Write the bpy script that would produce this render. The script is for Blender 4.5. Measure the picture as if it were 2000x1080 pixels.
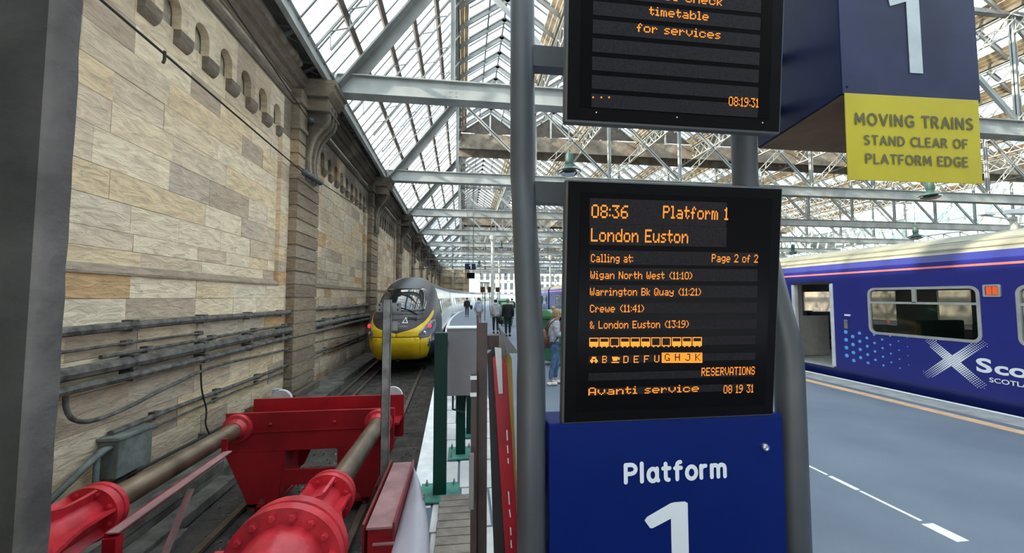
import bpy, math, random
from mathutils import Vector, Matrix, Euler
import numpy as np
random.seed(7)
for o in list(bpy.data.objects): bpy.data.objects.remove(o)
S = bpy.context.scene
COL = S.collection
# ---------------------------------------------------------------- camera
FPX = 750.0; EYE = Vector((0, 0, 1.7)); YAW = math.radians(7.2); PIT = math.radians(3.05)
Fv = Vector((math.sin(YAW)*math.cos(PIT), math.cos(YAW)*math.cos(PIT), math.sin(PIT)))
Rv = Vector((math.cos(YAW), -math.sin(YAW), 0)); Uv = Rv.cross(Fv)
cd = bpy.data.cameras.new('camera'); cam = bpy.data.objects.new('camera', cd); COL.objects.link(cam)
cd.sensor_width = 36; cd.lens = 36*FPX/2000; cd.clip_start = .05; cd.clip_end = 1000
cam.matrix_world = Matrix.Translation(EYE) @ Matrix((Rv, Uv, -Fv)).transposed().to_4x4()
S.camera = cam
# ---------------------------------------------------------------- sky, sun, exposure
w = bpy.data.worlds.new('sky'); S.world = w; w.use_nodes = True
nt = w.node_tree; N = nt.nodes; Lk = nt.links
bg = N['Background']; tc = N.new('ShaderNodeTexCoord'); mp = N.new('ShaderNodeMapping'); mp.inputs['Scale'].default_value = (1, 1, 2.2)
nz = N.new('ShaderNodeTexNoise'); nz.inputs['Scale'].default_value = 2.6; nz.inputs['Detail'].default_value = 6
rp = N.new('ShaderNodeValToRGB'); rp.color_ramp.elements[0].position = .45; rp.color_ramp.elements[0].color = (.24, .40, .56, 1)
rp.color_ramp.elements[1].position = .60; rp.color_ramp.elements[1].color = (1.0, .965, .915, 1)
Lk.new(tc.outputs['Generated'], mp.inputs[0]); Lk.new(mp.outputs[0], nz.inputs[0]); Lk.new(nz.outputs[0], rp.inputs[0])
Lk.new(rp.outputs[0], bg.inputs['Color']); bg.inputs['Strength'].default_value = 3.0
sd = bpy.data.lights.new('sun', 'SUN'); sd.energy = 5.0; sd.angle = math.radians(1.0); sd.color = (1, .9, .72)
sun = bpy.data.objects.new('sun', sd); COL.objects.link(sun)
sdir = Vector((1, .25, -.48)); sun.rotation_euler = sdir.to_track_quat('-Z', 'Y').to_euler()
S.view_settings.view_transform = 'Standard'; S.view_settings.look = 'None'
S.view_settings.exposure = 1.06; S.view_settings.gamma = 1; S.view_settings.use_curve_mapping = False
S.cycles.transparent_max_bounces = 20

# ---------------------------------------------------------------- helpers
def ray(px, py): return Fv*FPX + Rv*(px-1000) - Uv*(py-540)
def at(px, py, x=None, y=None, z=None):
    d = ray(px, py)
    t = (x-EYE.x)/d.x if x is not None else (y-EYE.y)/d.y if y is not None else (z-EYE.z)/d.z
    return EYE + d*t
def pj(p):
    d = Vector(p)-EYE; k = d.dot(Fv)
    if k < .05: return None
    return 1000+FPX*d.dot(Rv)/k, 540-FPX*d.dot(Uv)/k, k

class MB:
    def __init__(s): s.v = []; s.f = []; s.m = []; s.mi = 0
    def add(s, vs, fs):
        b = len(s.v); s.v += [tuple(v) for v in vs]; s.f += [tuple(b+i for i in f) for f in fs]; s.m += [s.mi]*len(fs); return s
    def box(s, c, d, rz=0, M=None):
        x, y, z = d[0]/2, d[1]/2, d[2]/2
        vs = [Vector((a*x, b*y, e*z)) for a in (-1, 1) for b in (-1, 1) for e in (-1, 1)]
        if rz: R = Matrix.Rotation(rz, 3, 'Z'); vs = [R@v for v in vs]
        if M: vs = [M@v for v in vs]
        c = Vector(c)
        return s.add([v+c for v in vs], [(0,1,3,2),(4,6,7,5),(0,4,5,1),(2,3,7,6),(0,2,6,4),(1,5,7,3)])
    def bb(s, x0, x1, y0, y1, z0, z1): return s.box(((x0+x1)/2,(y0+y1)/2,(z0+z1)/2), (abs(x1-x0),abs(y1-y0),abs(z1-z0)))
    def beam(s, a, b, w, h, up=(0,0,1)):
        a, b = Vector(a), Vector(b); d = (b-a).normalized(); u = Vector(up)
        if abs(d.dot(u)) > .98: u = Vector((0,1,0))
        r = d.cross(u).normalized(); u = r.cross(d).normalized()
        vs = [p + r*(i*w/2) + u*(j*h/2) for p in (a, b) for i in (-1, 1) for j in (-1, 1)]
        return s.add(vs, [(0,1,3,2),(4,6,7,5),(0,4,5,1),(2,3,7,6),(0,2,6,4),(1,5,7,3)])
    def tube(s, pts, r, n=8, cap=True):
        pts = [Vector(p) for p in pts]; k = len(pts); rs = r if isinstance(r, (list, tuple)) else [r]*k
        vs = []; pr = None
        for i, p in enumerate(pts):
            d = (pts[min(i+1,k-1)]-pts[max(i-1,0)]).normalized()
            if pr is None:
                u = Vector((0,0,1)) if abs(d.z) < .9 else Vector((1,0,0)); a = d.cross(u).normalized()
            else:
                a = (pr - d*pr.dot(d)).normalized()
            pr = a; b = d.cross(a)
            vs += [p + (a*math.cos(2*math.pi*j/n) + b*math.sin(2*math.pi*j/n))*rs[i] for j in range(n)]
        fs = [(i*n+j, i*n+(j+1)%n, (i+1)*n+(j+1)%n, (i+1)*n+j) for i in range(k-1) for j in range(n)]
        if cap: fs += [tuple(range(n))[::-1], tuple((k-1)*n+j for j in range(n))]
        return s.add(vs, fs)
    def lathe(s, prof, axis_o, axis, n=24):          # prof: (t along axis, radius)
        o = Vector(axis_o); d = Vector(axis).normalized()
        return s.tube([o+d*(t+i*1e-5) for i, (t, r) in enumerate(prof)], [max(r, 1e-4) for t, r in prof], n) if 0 else s._lathe(prof, o, d, n)
    def _lathe(s, prof, o, d, n):
        u = Vector((0,0,1)) if abs(d.z) < .9 else Vector((1,0,0)); a = d.cross(u).normalized(); b = d.cross(a); vs = []
        for t, r in prof: vs += [o + d*t + (a*math.cos(2*math.pi*j/n)+b*math.sin(2*math.pi*j/n))*max(r,1e-4) for j in range(n)]
        k = len(prof)
        return s.add(vs, [(i*n+j, i*n+(j+1)%n, (i+1)*n+(j+1)%n, (i+1)*n+j) for i in range(k-1) for j in range(n)] + [tuple(range(n))[::-1], tuple((k-1)*n+j for j in range(n))])
    def prism(s, poly, ext, o=(0,0,0), U=(1,0,0), V=(0,0,1)):   # poly in (u,v), extruded by vector ext
        o, U, V, e = Vector(o), Vector(U), Vector(V), Vector(ext); n = len(poly)
        a = [o+U*p[0]+V*p[1] for p in poly]
        return s.add(a+[p+e for p in a], [tuple(range(n))[::-1], tuple(range(n, 2*n))] + [(i, (i+1)%n, n+(i+1)%n, n+i) for i in range(n)])
    def ball(s, c, r, n=12, m=8):
        c = Vector(c); r = r if isinstance(r, (tuple, list)) else (r, r, r); vs = []
        for i in range(m+1):
            t = math.pi*i/m
            vs += [c+Vector((r[0]*math.sin(t)*math.cos(2*math.pi*j/n), r[1]*math.sin(t)*math.sin(2*math.pi*j/n), r[2]*math.cos(t))) for j in range(n)]
        return s.add(vs, [(i*n+j, (i+1)*n+j, (i+1)*n+(j+1)%n, i*n+(j+1)%n) for i in range(m) for j in range(n)])
    def quad(s, a, b, c, d): return s.add([a, b, c, d], [(0,1,2,3)])
    def build(s, name, mat, parent=None, smooth=False, bevel=0, base=None, kind=None):
        me = bpy.data.meshes.new(name); vs = s.v
        if parent is not None: o0 = ORG[parent.name] if base is None else Vector(base)
        elif base is not None: o0 = Vector(base)
        else:
            A = np.array(vs); o0 = Vector(((A[:,0].min()+A[:,0].max())/2, (A[:,1].min()+A[:,1].max())/2, A[:,2].min()))
        me.from_pydata([(v[0]-o0.x, v[1]-o0.y, v[2]-o0.z) for v in vs], [], s.f)
        for m in (mat if isinstance(mat, (list, tuple)) else [mat]): me.materials.append(m)
        if isinstance(mat, (list, tuple)): me.polygons.foreach_set('material_index', s.m)
        if smooth: me.polygons.foreach_set('use_smooth', [True]*len(me.polygons))
        me.validate(); me.update()
        o = bpy.data.objects.new(name, me); COL.objects.link(o)
        if parent is not None:
            o.parent = parent; ORG[o.name] = o0
        else: o.location = o0; ORG[o.name] = o0
        if bevel:
            b = o.modifiers.new('bevel', 'BEVEL'); b.width = bevel; b.segments = 2; b.limit_method = 'ANGLE'
        if smooth == 'auto':
            e = o.modifiers.new('split', 'EDGE_SPLIT'); e.split_angle = math.radians(35)
        if kind: o['kind'] = kind
        return o
ORG = {}
def empty(name, loc=(0,0,0), label=None, cat=None, group=None, kind=None, rz=0):
    o = bpy.data.objects.new(name, None); COL.objects.link(o); o.location = loc; o.rotation_euler.z = rz
    ORG[o.name] = Vector(loc); tag(o, label, cat, group, kind); return o
def tag(o, label=None, cat=None, group=None, kind=None):
    if label: o['label'] = label
    if cat: o['category'] = cat
    if group: o['group'] = group
    if kind: o['kind'] = kind
    return o
def copy_tree(o, parent=None):
    c = o.copy(); COL.objects.link(c)
    if parent: c.parent = parent
    ORG[c.name] = ORG.get(o.name, Vector((0,0,0)))
    for ch in list(o.children): copy_tree(ch, c)
    return c
def inst(me, name, parent, loc, scale=(1,1,1), rot=None):
    o = bpy.data.objects.new(name, me); COL.objects.link(o); o.parent = parent; o.location = loc; o.scale = scale
    if rot: o.rotation_euler = rot
    return o

# ---------------------------------------------------------------- materials
def mat(name, col, rough=.6, metal=0, var=.15, scale=6, bump=0, col2=None, spec=.5, emit=None, estr=0, detail=4, bscale=None):
    m = bpy.data.materials.new(name); m.use_nodes = True; t = m.node_tree; P = t.nodes['Principled BSDF']
    P.inputs['Roughness'].default_value = rough; P.inputs['Metallic'].default_value = metal; P.inputs['Specular IOR Level'].default_value = spec
    if emit: P.inputs['Emission Color'].default_value = (*emit, 1); P.inputs['Emission Strength'].default_value = estr
    if var or col2:
        g = t.nodes.new('ShaderNodeNewGeometry'); n = t.nodes.new('ShaderNodeTexNoise'); n.inputs['Scale'].default_value = scale; n.inputs['Detail'].default_value = detail
        r = t.nodes.new('ShaderNodeValToRGB'); r.color_ramp.elements[0].position = .35; r.color_ramp.elements[1].position = .65
        c2 = col2 or tuple(min(1, c*(1+var)) for c in col); c1 = col if col2 else tuple(c*(1-var) for c in col)
        r.color_ramp.elements[0].color = (*c1, 1); r.color_ramp.elements[1].color = (*c2, 1)
        t.links.new(g.outputs['Position'], n.inputs['Vector']); t.links.new(n.outputs[0], r.inputs[0]); t.links.new(r.outputs[0], P.inputs['Base Color'])
        if bump:
            b = t.nodes.new('ShaderNodeBump'); b.inputs['Strength'].default_value = bump; b.inputs['Distance'].default_value = .02
            n2 = t.nodes.new('ShaderNodeTexNoise'); n2.inputs['Scale'].default_value = bscale or scale*5; n2.inputs['Detail'].default_value = 5
            t.links.new(g.outputs['Position'], n2.inputs['Vector']); t.links.new(n2.outputs[0], b.inputs['Height']); t.links.new(b.outputs[0], P.inputs['Normal'])
    else: P.inputs['Base Color'].default_value = (*col, 1)
    return m
def glass(name, tint, gloss=1.0, rough=.02, dens=0.0, dcol=(.6,.65,.65)):
    m = bpy.data.materials.new(name); m.use_nodes = True; t = m.node_tree; t.nodes.remove(t.nodes['Principled BSDF']); out = t.nodes['Material Output']
    a = t.nodes.new('ShaderNodeBsdfTransparent'); a.inputs[0].default_value = (*tint, 1)
    b = t.nodes.new('ShaderNodeBsdfGlossy'); b.inputs['Roughness'].default_value = rough
    fr = t.nodes.new('ShaderNodeFresnel'); fr.inputs[0].default_value = 1.45
    fm = t.nodes.new('ShaderNodeMath'); fm.operation = 'MULTIPLY'; fm.inputs[1].default_value = gloss; t.links.new(fr.outputs[0], fm.inputs[0])
    mx = t.nodes.new('ShaderNodeMixShader'); t.links.new(fm.outputs[0], mx.inputs[0]); t.links.new(a.outputs[0], mx.inputs[1]); t.links.new(b.outputs[0], mx.inputs[2])
    if dens:
        d = t.nodes.new('ShaderNodeBsdfTranslucent'); d.inputs[0].default_value = (*dcol, 1)
        n = t.nodes.new('ShaderNodeTexNoise'); n.inputs['Scale'].default_value = 1.2; n.inputs['Detail'].default_value = 5
        g = t.nodes.new('ShaderNodeNewGeometry'); t.links.new(g.outputs['Position'], n.inputs['Vector'])
        mm = t.nodes.new('ShaderNodeMath'); mm.operation = 'MULTIPLY'; mm.inputs[1].default_value = dens*2; t.links.new(n.outputs[0], mm.inputs[0])
        m2 = t.nodes.new('ShaderNodeMixShader'); t.links.new(mm.outputs[0], m2.inputs[0]); t.links.new(mx.outputs[0], m2.inputs[1]); t.links.new(d.outputs[0], m2.inputs[2])
        t.links.new(m2.outputs[0], out.inputs[0])
    else: t.links.new(mx.outputs[0], out.inputs[0])
    return m
def stone(name, island=False, cols=None, dark=1.0):
    m = bpy.data.materials.new(name); m.use_nodes = True; t = m.node_tree; P = t.nodes['Principled BSDF']; nd = t.nodes.new; lk = t.links.new
    P.inputs['Roughness'].default_value = .9; P.inputs['Specular IOR Level'].default_value = .2
    g = nd('ShaderNodeNewGeometry'); oi = nd('ShaderNodeObjectInfo'); src = g.outputs['Random Per Island'] if island else oi.outputs['Random']
    r = nd('ShaderNodeValToRGB'); cr = r.color_ramp; cr.interpolation = 'CONSTANT'
    dark = dark*1.36 if cols is None else dark*1.15
    cols = cols or [(0,(.66,.58,.44)),(.16,(.56,.48,.37)),(.28,(.70,.63,.49)),(.44,(.60,.53,.42)),(.57,(.44,.375,.30)),(.64,(.64,.54,.38)),(.76,(.63,.57,.46)),(.88,(.48,.43,.36)),(.94,(.53,.37,.21))]
    cr.elements[0].position = cols[0][0]; tn = (1.05,.985,.93) if not island or cols[0][1][0] > .5 else (1,1,1)
    cr.elements[0].color = (*[c*dark*q for c, q in zip(cols[0][1], tn)], 1)
    cr.elements.remove(cr.elements[1])
    for p, c in cols[1:]:
        e = cr.elements.new(p); e.color = (*[k*dark*q for k, q in zip(c, tn)], 1)
    lk(src, r.inputs[0])
    # grain: stretched noise, offset for each stone
    cb = nd('ShaderNodeCombineXYZ'); mu = nd('ShaderNodeMath'); mu.operation = 'MULTIPLY'; mu.inputs[1].default_value = 40; lk(src, mu.inputs[0]); lk(mu.outputs[0], cb.inputs[0])
    ad = nd('ShaderNodeVectorMath'); ad.operation = 'ADD'; lk(g.outputs['Position'], ad.inputs[0]); lk(cb.outputs[0], ad.inputs[1])
    mpn = nd('ShaderNodeMapping'); mpn.inputs['Rotation'].default_value = (.5, 0, 0); mpn.inputs['Scale'].default_value = (1, 1, 3.2); lk(ad.outputs[0], mpn.inputs[0])
    n = nd('ShaderNodeTexNoise'); n.inputs['Scale'].default_value = 3.4; n.inputs['Detail'].default_value = 9; n.inputs['Roughness'].default_value = .62; n.inputs['Distortion'].default_value = .7; lk(mpn.outputs[0], n.inputs['Vector'])
    r2 = nd('ShaderNodeValToRGB'); r2.color_ramp.elements[0].position = .33; r2.color_ramp.elements[0].color = (.74,.71,.67,1); r2.color_ramp.elements[1].position = .6; r2.color_ramp.elements[1].color = (1.12,1.1,1.07,1); lk(n.outputs[0], r2.inputs[0])
    mx = nd('ShaderNodeMixRGB'); mx.blend_type = 'MULTIPLY'; mx.inputs[0].default_value = .85; lk(r.outputs[0], mx.inputs[1]); lk(r2.outputs[0], mx.inputs[2])
    # soot: dark deposits under the cornice of the farther bays; wall also darker towards its foot, patchy
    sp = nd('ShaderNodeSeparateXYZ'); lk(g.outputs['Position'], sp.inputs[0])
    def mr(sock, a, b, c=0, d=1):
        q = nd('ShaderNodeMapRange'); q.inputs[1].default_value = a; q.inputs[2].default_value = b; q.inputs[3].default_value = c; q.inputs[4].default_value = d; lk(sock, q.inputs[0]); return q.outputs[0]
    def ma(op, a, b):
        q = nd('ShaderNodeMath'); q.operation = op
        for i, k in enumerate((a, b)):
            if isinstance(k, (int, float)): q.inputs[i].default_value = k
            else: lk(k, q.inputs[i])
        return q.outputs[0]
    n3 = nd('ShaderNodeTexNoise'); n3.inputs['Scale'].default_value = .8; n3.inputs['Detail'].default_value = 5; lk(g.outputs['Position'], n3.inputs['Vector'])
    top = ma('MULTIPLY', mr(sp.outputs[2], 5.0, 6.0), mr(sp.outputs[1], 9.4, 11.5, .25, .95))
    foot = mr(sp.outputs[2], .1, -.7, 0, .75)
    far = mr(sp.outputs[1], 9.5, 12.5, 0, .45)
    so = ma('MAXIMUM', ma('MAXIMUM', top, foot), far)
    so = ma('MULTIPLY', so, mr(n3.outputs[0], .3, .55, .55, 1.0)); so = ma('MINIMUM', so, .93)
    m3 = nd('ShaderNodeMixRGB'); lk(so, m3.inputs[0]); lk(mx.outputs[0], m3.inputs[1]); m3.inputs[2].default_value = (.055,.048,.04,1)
    lk(m3.outputs[0], P.inputs['Base Color'])
    b = nd('ShaderNodeBump'); b.inputs['Strength'].default_value = 1.0; b.inputs['Distance'].default_value = .045; lk(n.outputs[0], b.inputs['Height'])
    n4 = nd('ShaderNodeTexNoise'); n4.inputs['Scale'].default_value = 25; n4.inputs['Detail'].default_value = 5; lk(g.outputs['Position'], n4.inputs['Vector'])
    b2 = nd('ShaderNodeBump'); b2.inputs['Strength'].default_value = .35; b2.inputs['Distance'].default_value = .01; lk(n4.outputs[0], b2.inputs['Height']); lk(b.outputs[0], b2.inputs['Normal']); lk(b2.outputs[0], P.inputs['Normal'])
    return m
M = {}
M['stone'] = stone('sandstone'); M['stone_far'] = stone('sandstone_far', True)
brown = [(0,(.30,.25,.19)),(.25,(.36,.31,.24)),(.5,(.25,.21,.17)),(.7,(.42,.35,.26)),(.9,(.33,.29,.24))]
M['carved'] = stone('carved_sandstone', True, brown); M['carved1'] = stone('carved_sandstone_block', False, brown)
M['mortar'] = mat('mortar', (.42,.38,.30), .95, var=.3, scale=5)
M['steel'] = mat('painted_grey_steel', (.38,.40,.385), .5, var=.2, scale=1.2, bump=.05)
M['steel_r'] = mat('grey_rafter_steel', (.22,.225,.215), .55, var=.2, scale=1.2)
M['steel_d'] = mat('dull_dark_steel', (.20,.20,.19), .6, var=.3, scale=2)
M['steel_w'] = mat('cream_painted_steel', (.62,.61,.54), .55, var=.15, scale=1.5)
M['purlin'] = mat('stained_purlin', (.16,.13,.11), .8, var=.3, scale=2)
M['bar'] = mat('glazing_bar', (.15,.15,.145), .7, var=.15, scale=2)
M['board'] = mat('roof_boards', (.36,.25,.14), .8, scale=2.5, col2=(.58,.45,.28))
M['board_d'] = mat('louvre_boards', (.16,.14,.12), .8, var=.2, scale=3)
M['glass'] = glass('roof_glass', (.97,.985,.985), gloss=.22, dens=.12, dcol=(.9,.92,.9))
M['glass_g'] = glass('green_wired_glass', (.62,.80,.72), dens=.12, dcol=(.5,.65,.58))
M['dglass'] = glass('dark_window_glass', (.62,.64,.62), gloss=.55)
M['pole'] = mat('grey_painted_pole', (.062,.068,.074), .42, var=.12, scale=3, spec=.6)
M['blue'] = mat('royal_blue_panel', (.0012,.012,.12), .45, var=.1, scale=2, spec=.12)
M['navy'] = mat('hazed_navy_panel', (.022,.027,.062), .42, var=.3, scale=2.2, spec=.2)  # grey of reflection and haze mixed into the navy
M['navyd'] = mat('dark_navy_side', (.006,.011,.048), .45, var=.3, scale=2.2, spec=.12)  # the sign's navy without the haze colour
M['ply'] = mat('bare_plywood', (.20,.115,.06), .8, var=.15, scale=5)
M['yellow'] = mat('yellow_sign', (.42,.355,.012), .5, var=.06, scale=3)
M['letter_g'] = mat('grey_lettering', (.10,.09,.045), .6, var=0)
M['white'] = mat('white_lettering', (.78,.82,.85), .5, var=0)
M['offwhite'] = mat('dusty_white_numeral', (.42,.47,.48), .6, var=.1)
M['black'] = mat('black_casing', (.0035,.0035,.004), .4, var=0, spec=.07)
M['casing'] = mat('grey_casing_side', (.06,.058,.056), .5, var=.1)
M['face'] = mat('smoked_display_window', (.003,.003,.0035), .25, var=0, spec=.07)
M['strip'] = mat('led_module', (.018,.016,.018), .5, var=.2, scale=120, detail=0, spec=.08)
M['led'] = mat('amber_led', (.3,.1,.0), .5, var=0, emit=(1.0,.27,.018), estr=.68)
M['chrome'] = mat('chrome', (.7,.7,.7), .15, 1, var=0)
M['red'] = mat('red_enamel', (.36,.010,.018), .42, var=.2, scale=3, bump=.04)
M['red2'] = mat('glossy_red_casting', (.55,.030,.045), .33, var=.2, scale=6, bump=.25, bscale=16)
M['redd'] = mat('dusty_dark_red', (.20,.012,.016), .5, var=.3, scale=4)
M['pinkd'] = mat('dusty_pink_top', (.33,.185,.185), .75, var=.2, scale=6)
M['ram'] = mat('greased_steel_ram', (.22,.165,.115), .38, .6, var=.35, scale=4)
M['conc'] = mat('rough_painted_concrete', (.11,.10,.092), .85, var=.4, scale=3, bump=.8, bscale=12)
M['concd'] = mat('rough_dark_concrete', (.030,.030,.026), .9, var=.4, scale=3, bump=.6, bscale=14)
M['asph'] = mat('blue_grey_asphalt', (.11,.14,.185), .6, scale=.9, col2=(.145,.18,.225), bump=.15, bscale=120)
M['paver'] = mat('pale_paving', (.55,.56,.56), .7, var=.15, scale=3, bump=.1)
M['coping'] = mat('coping_stone', (.30,.31,.31), .7, var=.2, scale=5)
M['wline'] = mat('white_line_paint', (.80,.83,.84), .6, var=.08, scale=8)
M['tan'] = mat('tan_tactile', (.58,.39,.23), .7, var=.12, scale=8, bump=.2)
M['ballast'] = mat('oily_track_bed', (.022,.020,.018), .9, scale=3, col2=(.072,.067,.058), bump=1, bscale=20)
M['ledge'] = mat('stained_ledge', (.05,.05,.043), .9, scale=2.5, col2=(.15,.145,.125), bump=.6, bscale=12)
M['timber'] = mat('weathered_grey_timber', (.15,.13,.11), .85, scale=6, col2=(.27,.245,.21), bump=.5)
M['tim2'] = mat('grimy_timber', (.06,.058,.05), .9, scale=5, col2=(.14,.135,.12), bump=.5)
M['rail'] = mat('rusty_rail', (.12,.09,.07), .5, .3, var=.25, scale=6)
M['pipe'] = mat('dusty_cable_duct', (.13,.12,.105), .85, var=.45, scale=9, bump=.5)
M['cable'] = mat('dark_cable', (.022,.020,.022), .6, var=.1)
M['insul'] = mat('grey_insulator', (.08,.09,.10), .4, var=.1)
M['cast'] = mat('lichen_stained_pipe', (.24,.17,.11), .8, scale=3, col2=(.45,.40,.30), bump=.4)
M['jbox'] = mat('dusty_grey_box', (.17,.19,.175), .7, var=.3, scale=6, bump=.2)
M['green'] = mat('dark_green_paint', (.002,.034,.025), .45, var=.15, scale=3, spec=.2)
M['greenp'] = mat('worn_green_plate', (.05,.22,.17), .6, var=.35, scale=7)
M['grey'] = mat('grey_cabinet', (.26,.245,.25), .5, var=.06, scale=4)
M['galv'] = mat('galvanised_steel', (.24,.25,.24), .5, .3, var=.3, scale=9)
M['brown'] = mat('brown_primer_steel', (.065,.040,.034), .5, var=.3, scale=5)
M['sheet'] = mat('white_plastic_sheet', (.36,.35,.40), .3, var=.08, scale=3)
M['yboard'] = mat('yellow_board', (.95,.70,.20), .5, var=.1)
M['pdark'] = mat('train_charcoal', (.035,.031,.036), .36, var=.05, spec=.4)
M['pnavy'] = mat('train_navy_flank', (.03,.05,.085), .25, var=.1, spec=.7)
M['pyel'] = mat('train_warning_yellow', (.83,.55,.012), .35, var=.05)
M['psil'] = mat('train_silver_white', (.86,.86,.82), .2, .1, var=.05, spec=.8)
M['screen'] = mat('train_windscreen', (.015,.018,.02), .05, var=0, spec=1)
M['scot'] = mat('train_royal_purple_blue', (.018,.024,.19), .26, var=.06, scale=1.5, spec=.45)
M['scotd'] = mat('train_lower_blue', (.010,.018,.13), .3, var=.1)
M['sroof'] = mat('train_roof_grey', (.27,.265,.20), .55, var=.15, scale=2)
M['stripe'] = mat('salmon_stripe', (.85,.20,.15), .4, var=0)
M['ltblue'] = mat('light_blue_dots', (.10,.36,.85), .4, var=0)
M['alu'] = mat('brushed_window_frame', (.50,.51,.49), .35, .5, var=.1)
M['inter'] = mat('train_interior_panel', (.38,.37,.34), .6, var=.1)
M['seat'] = mat('dark_seat_cloth', (.02,.02,.035), .9, var=.2)
M['yrail'] = mat('yellow_handrail', (.62,.42,.10), .4, var=0)
M['orange'] = mat('orange_lamp', (.7,.10,.03), .4, var=0, emit=(1,.15,.03), estr=.12)
M['redlamp'] = mat('red_tail_lamp', (.6,.02,.02), .3, var=0, emit=(1,.01,.02), estr=2.5)
M['whitelamp'] = mat('bright_lamp', (.8,.8,.8), .3, var=0, emit=(1,.9,.8), estr=4)
M['lens'] = mat('headlamp_lens', (.25,.25,.30), .1, .5, var=0)
M['undr'] = mat('underframe_black', (.012,.012,.013), .7, var=.2)
M['bin'] = mat('green_bin', (.03,.14,.06), .5, var=.2)
M['binlid'] = mat('mid_green_lid', (.12,.30,.15), .5, var=.25, scale=20)
M['skin'] = mat('skin', (.55,.34,.25), .6, var=.05)
M['paper'] = mat('litter_paper', (.7,.7,.68), .7, var=.1)
M['moss'] = mat('moss', (.05,.09,.02), .9, var=.4, scale=30)
M['soffit'] = mat('grimy_soffit_boards', (.17,.155,.12), .85, var=.25, scale=3)
M['lampgreen'] = mat('green_lamp_body', (.05,.11,.09), .5, var=.2)

# ================================================================ FLOOR, TRACK
def edge1(y):      # x of platform edge beside the left track (straight, then bending right)
    if y < 22: return -.42 - .029*(y-3.2)
    t = y-22; return -.965 - .029*t + .0024*t*t
def edge2(y):
    return 7.85 if y < 40 else 7.85 + .0030*(y-40)**2
ys = [-3, 0, 2.2] + [2.2+i*2.5 for i in range(1, 45)]
m = MB()
for a, b in zip(ys[:-1], ys[1:]):
    x0, x1 = (edge1(max(a, 3.2))+.0, edge2(a)); x2, x3 = edge1(max(b, 3.2)), edge2(b)
    m.add([(x0,a,-1.1),(x1,a,-1.1),(x1,a,0),(x0,a,0),(x2,b,-1.1),(x3,b,-1.1),(x3,b,0),(x2,b,0)], [(3,2,6,7),(0,3,7,4),(1,5,6,2)])
floor = m.build('floor', M['asph'], kind='structure', base=(0,0,0)); floor.name = 'floor'
def strip(m, fx, w0, w1, z, a, b, st=2.0, h=.004):
    y = a
    while y < b-1e-6:
        y2 = min(b, y+st)
        m.add([(fx(y)+w0,y,z),(fx(y)+w1,y,z),(fx(y2)+w1,y2,z),(fx(y2)+w0,y2,z),(fx(y)+w0,y,z+h),(fx(y)+w1,y,z+h),(fx(y2)+w1,y2,z+h),(fx(y2)+w0,y2,z+h)], [(4,5,6,7),(0,1,5,4),(2,3,7,6),(1,2,6,5),(3,0,4,7)])
        y = y2
strip(m := MB(), edge2, -.085, .0, 0, -2, 100); m.build('edge_line', M['wline'], floor)
strip(m := MB(), edge2, -.60, -.09, 0, -2, 100, h=.003); m.build('coping', M['coping'], floor)
strip(m := MB(), edge2, -.98, -.80, 0, -2, 60, h=.008); m.build('tactile_strip', M['tan'], floor)
strip(m := MB(), edge1, .0, .17, 0, 3.25, 100, h=.006); m.build('edge_line', M['wline'], floor)
m = MB(); y = 2.24
for i, (a, b, w) in enumerate([(1.0,1.9,.03),(2.35,2.56,.10),(2.6,3.05,.03),(3.07,3.33,.045),(3.36,3.75,.028),(3.85,4.2,.02),(7.5,9,.05),(12,14,.05),(17,19,.05),(22,24,.05),(27,29,.05)]):
    m.bb(3.46-w/2, 3.46+w/2, a, b, 0, .004)
m.build('worn_line', M['wline'], floor)
# paving slabs of the left edge: one object each
sm = MB().box((0,0,0),(1,1,1)).build('slab', M['paver'], base=(0,0,0)); slab_me = sm.data; bpy.data.objects.remove(sm)
y = 2.3
while y < 16:
    for k, (a, b) in enumerate([(.18,.40),(.41,.64),(.65,.95)]):
        e = edge1(y+.3)
        l = .59
        inst(slab_me, 'slab', floor, (e+(a+b)/2, y+l/2+(k%2)*.03, .002), (b-a-.012, l-.012, .02+random.random()*.003))
    y += .6
# track bed and ledge
m = MB(); m.bb(-5.5, 3, -3, 110, -1.3, -1.05); m.bb(7.5, 60, -6, 160, -1.3, -1.05); m.bb(-30, 90, 110, 300, -1.3, -1.05)
m.build('floor_trackbed', M['ballast'], kind='structure', base=(0,0,0))
def ctr(y): return edge1(max(y, 3.2)) - 1.49
strip(m := MB(), ctr, -1.6, 1.3, -1.06, -3, 104, h=.075); tag(m.build('trim_3', M['ballast'], base=(0,0,-1.06)), kind='structure')
m = MB()
m.bb(-4.6, -3.45, -2, 12, -1.05, -.78)
for i in range(5): m.bb(-4.7-.012*(14+8*i-9), -3.55-.02*(14+8*i-9), 12+8*i, 20+8*i, -1.05, -.80)
m.build('trim_1', M['ledge'], kind='structure', bevel=.03)
rails = empty('railway_track', (-2, 10, -1.05), 'rusty rails and timber sleepers running beneath the yellow-nosed train', 'railway track')
def railprof(m, fx, off, a, b):
    y = a
    while y < b:
        y2 = min(b, y+3)
        for (w, z0, z1) in ((.075,-.94,-.90),(.02,-1.0,-.94),(.14,-1.02,-1.0)):
            m.add([(fx(q)+off+sx*w/2, q, zz) for q in (y, y2) for sx in (-1,1) for zz in (z0,z1)], [(0,1,3,2),(4,6,7,5),(0,4,5,1),(2,3,7,6),(0,2,6,4),(1,5,7,3)])
        y = y2
for off, a in ((-.75,2.4),(.75,2.4)):
    railprof(m := MB(), ctr, off, a, 105); m.build('rail', M['rail'], rails)
railprof(m := MB(), ctr, -1.15, 6.2, 40); m.build('check_rail', M['rail'], rails)
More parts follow.
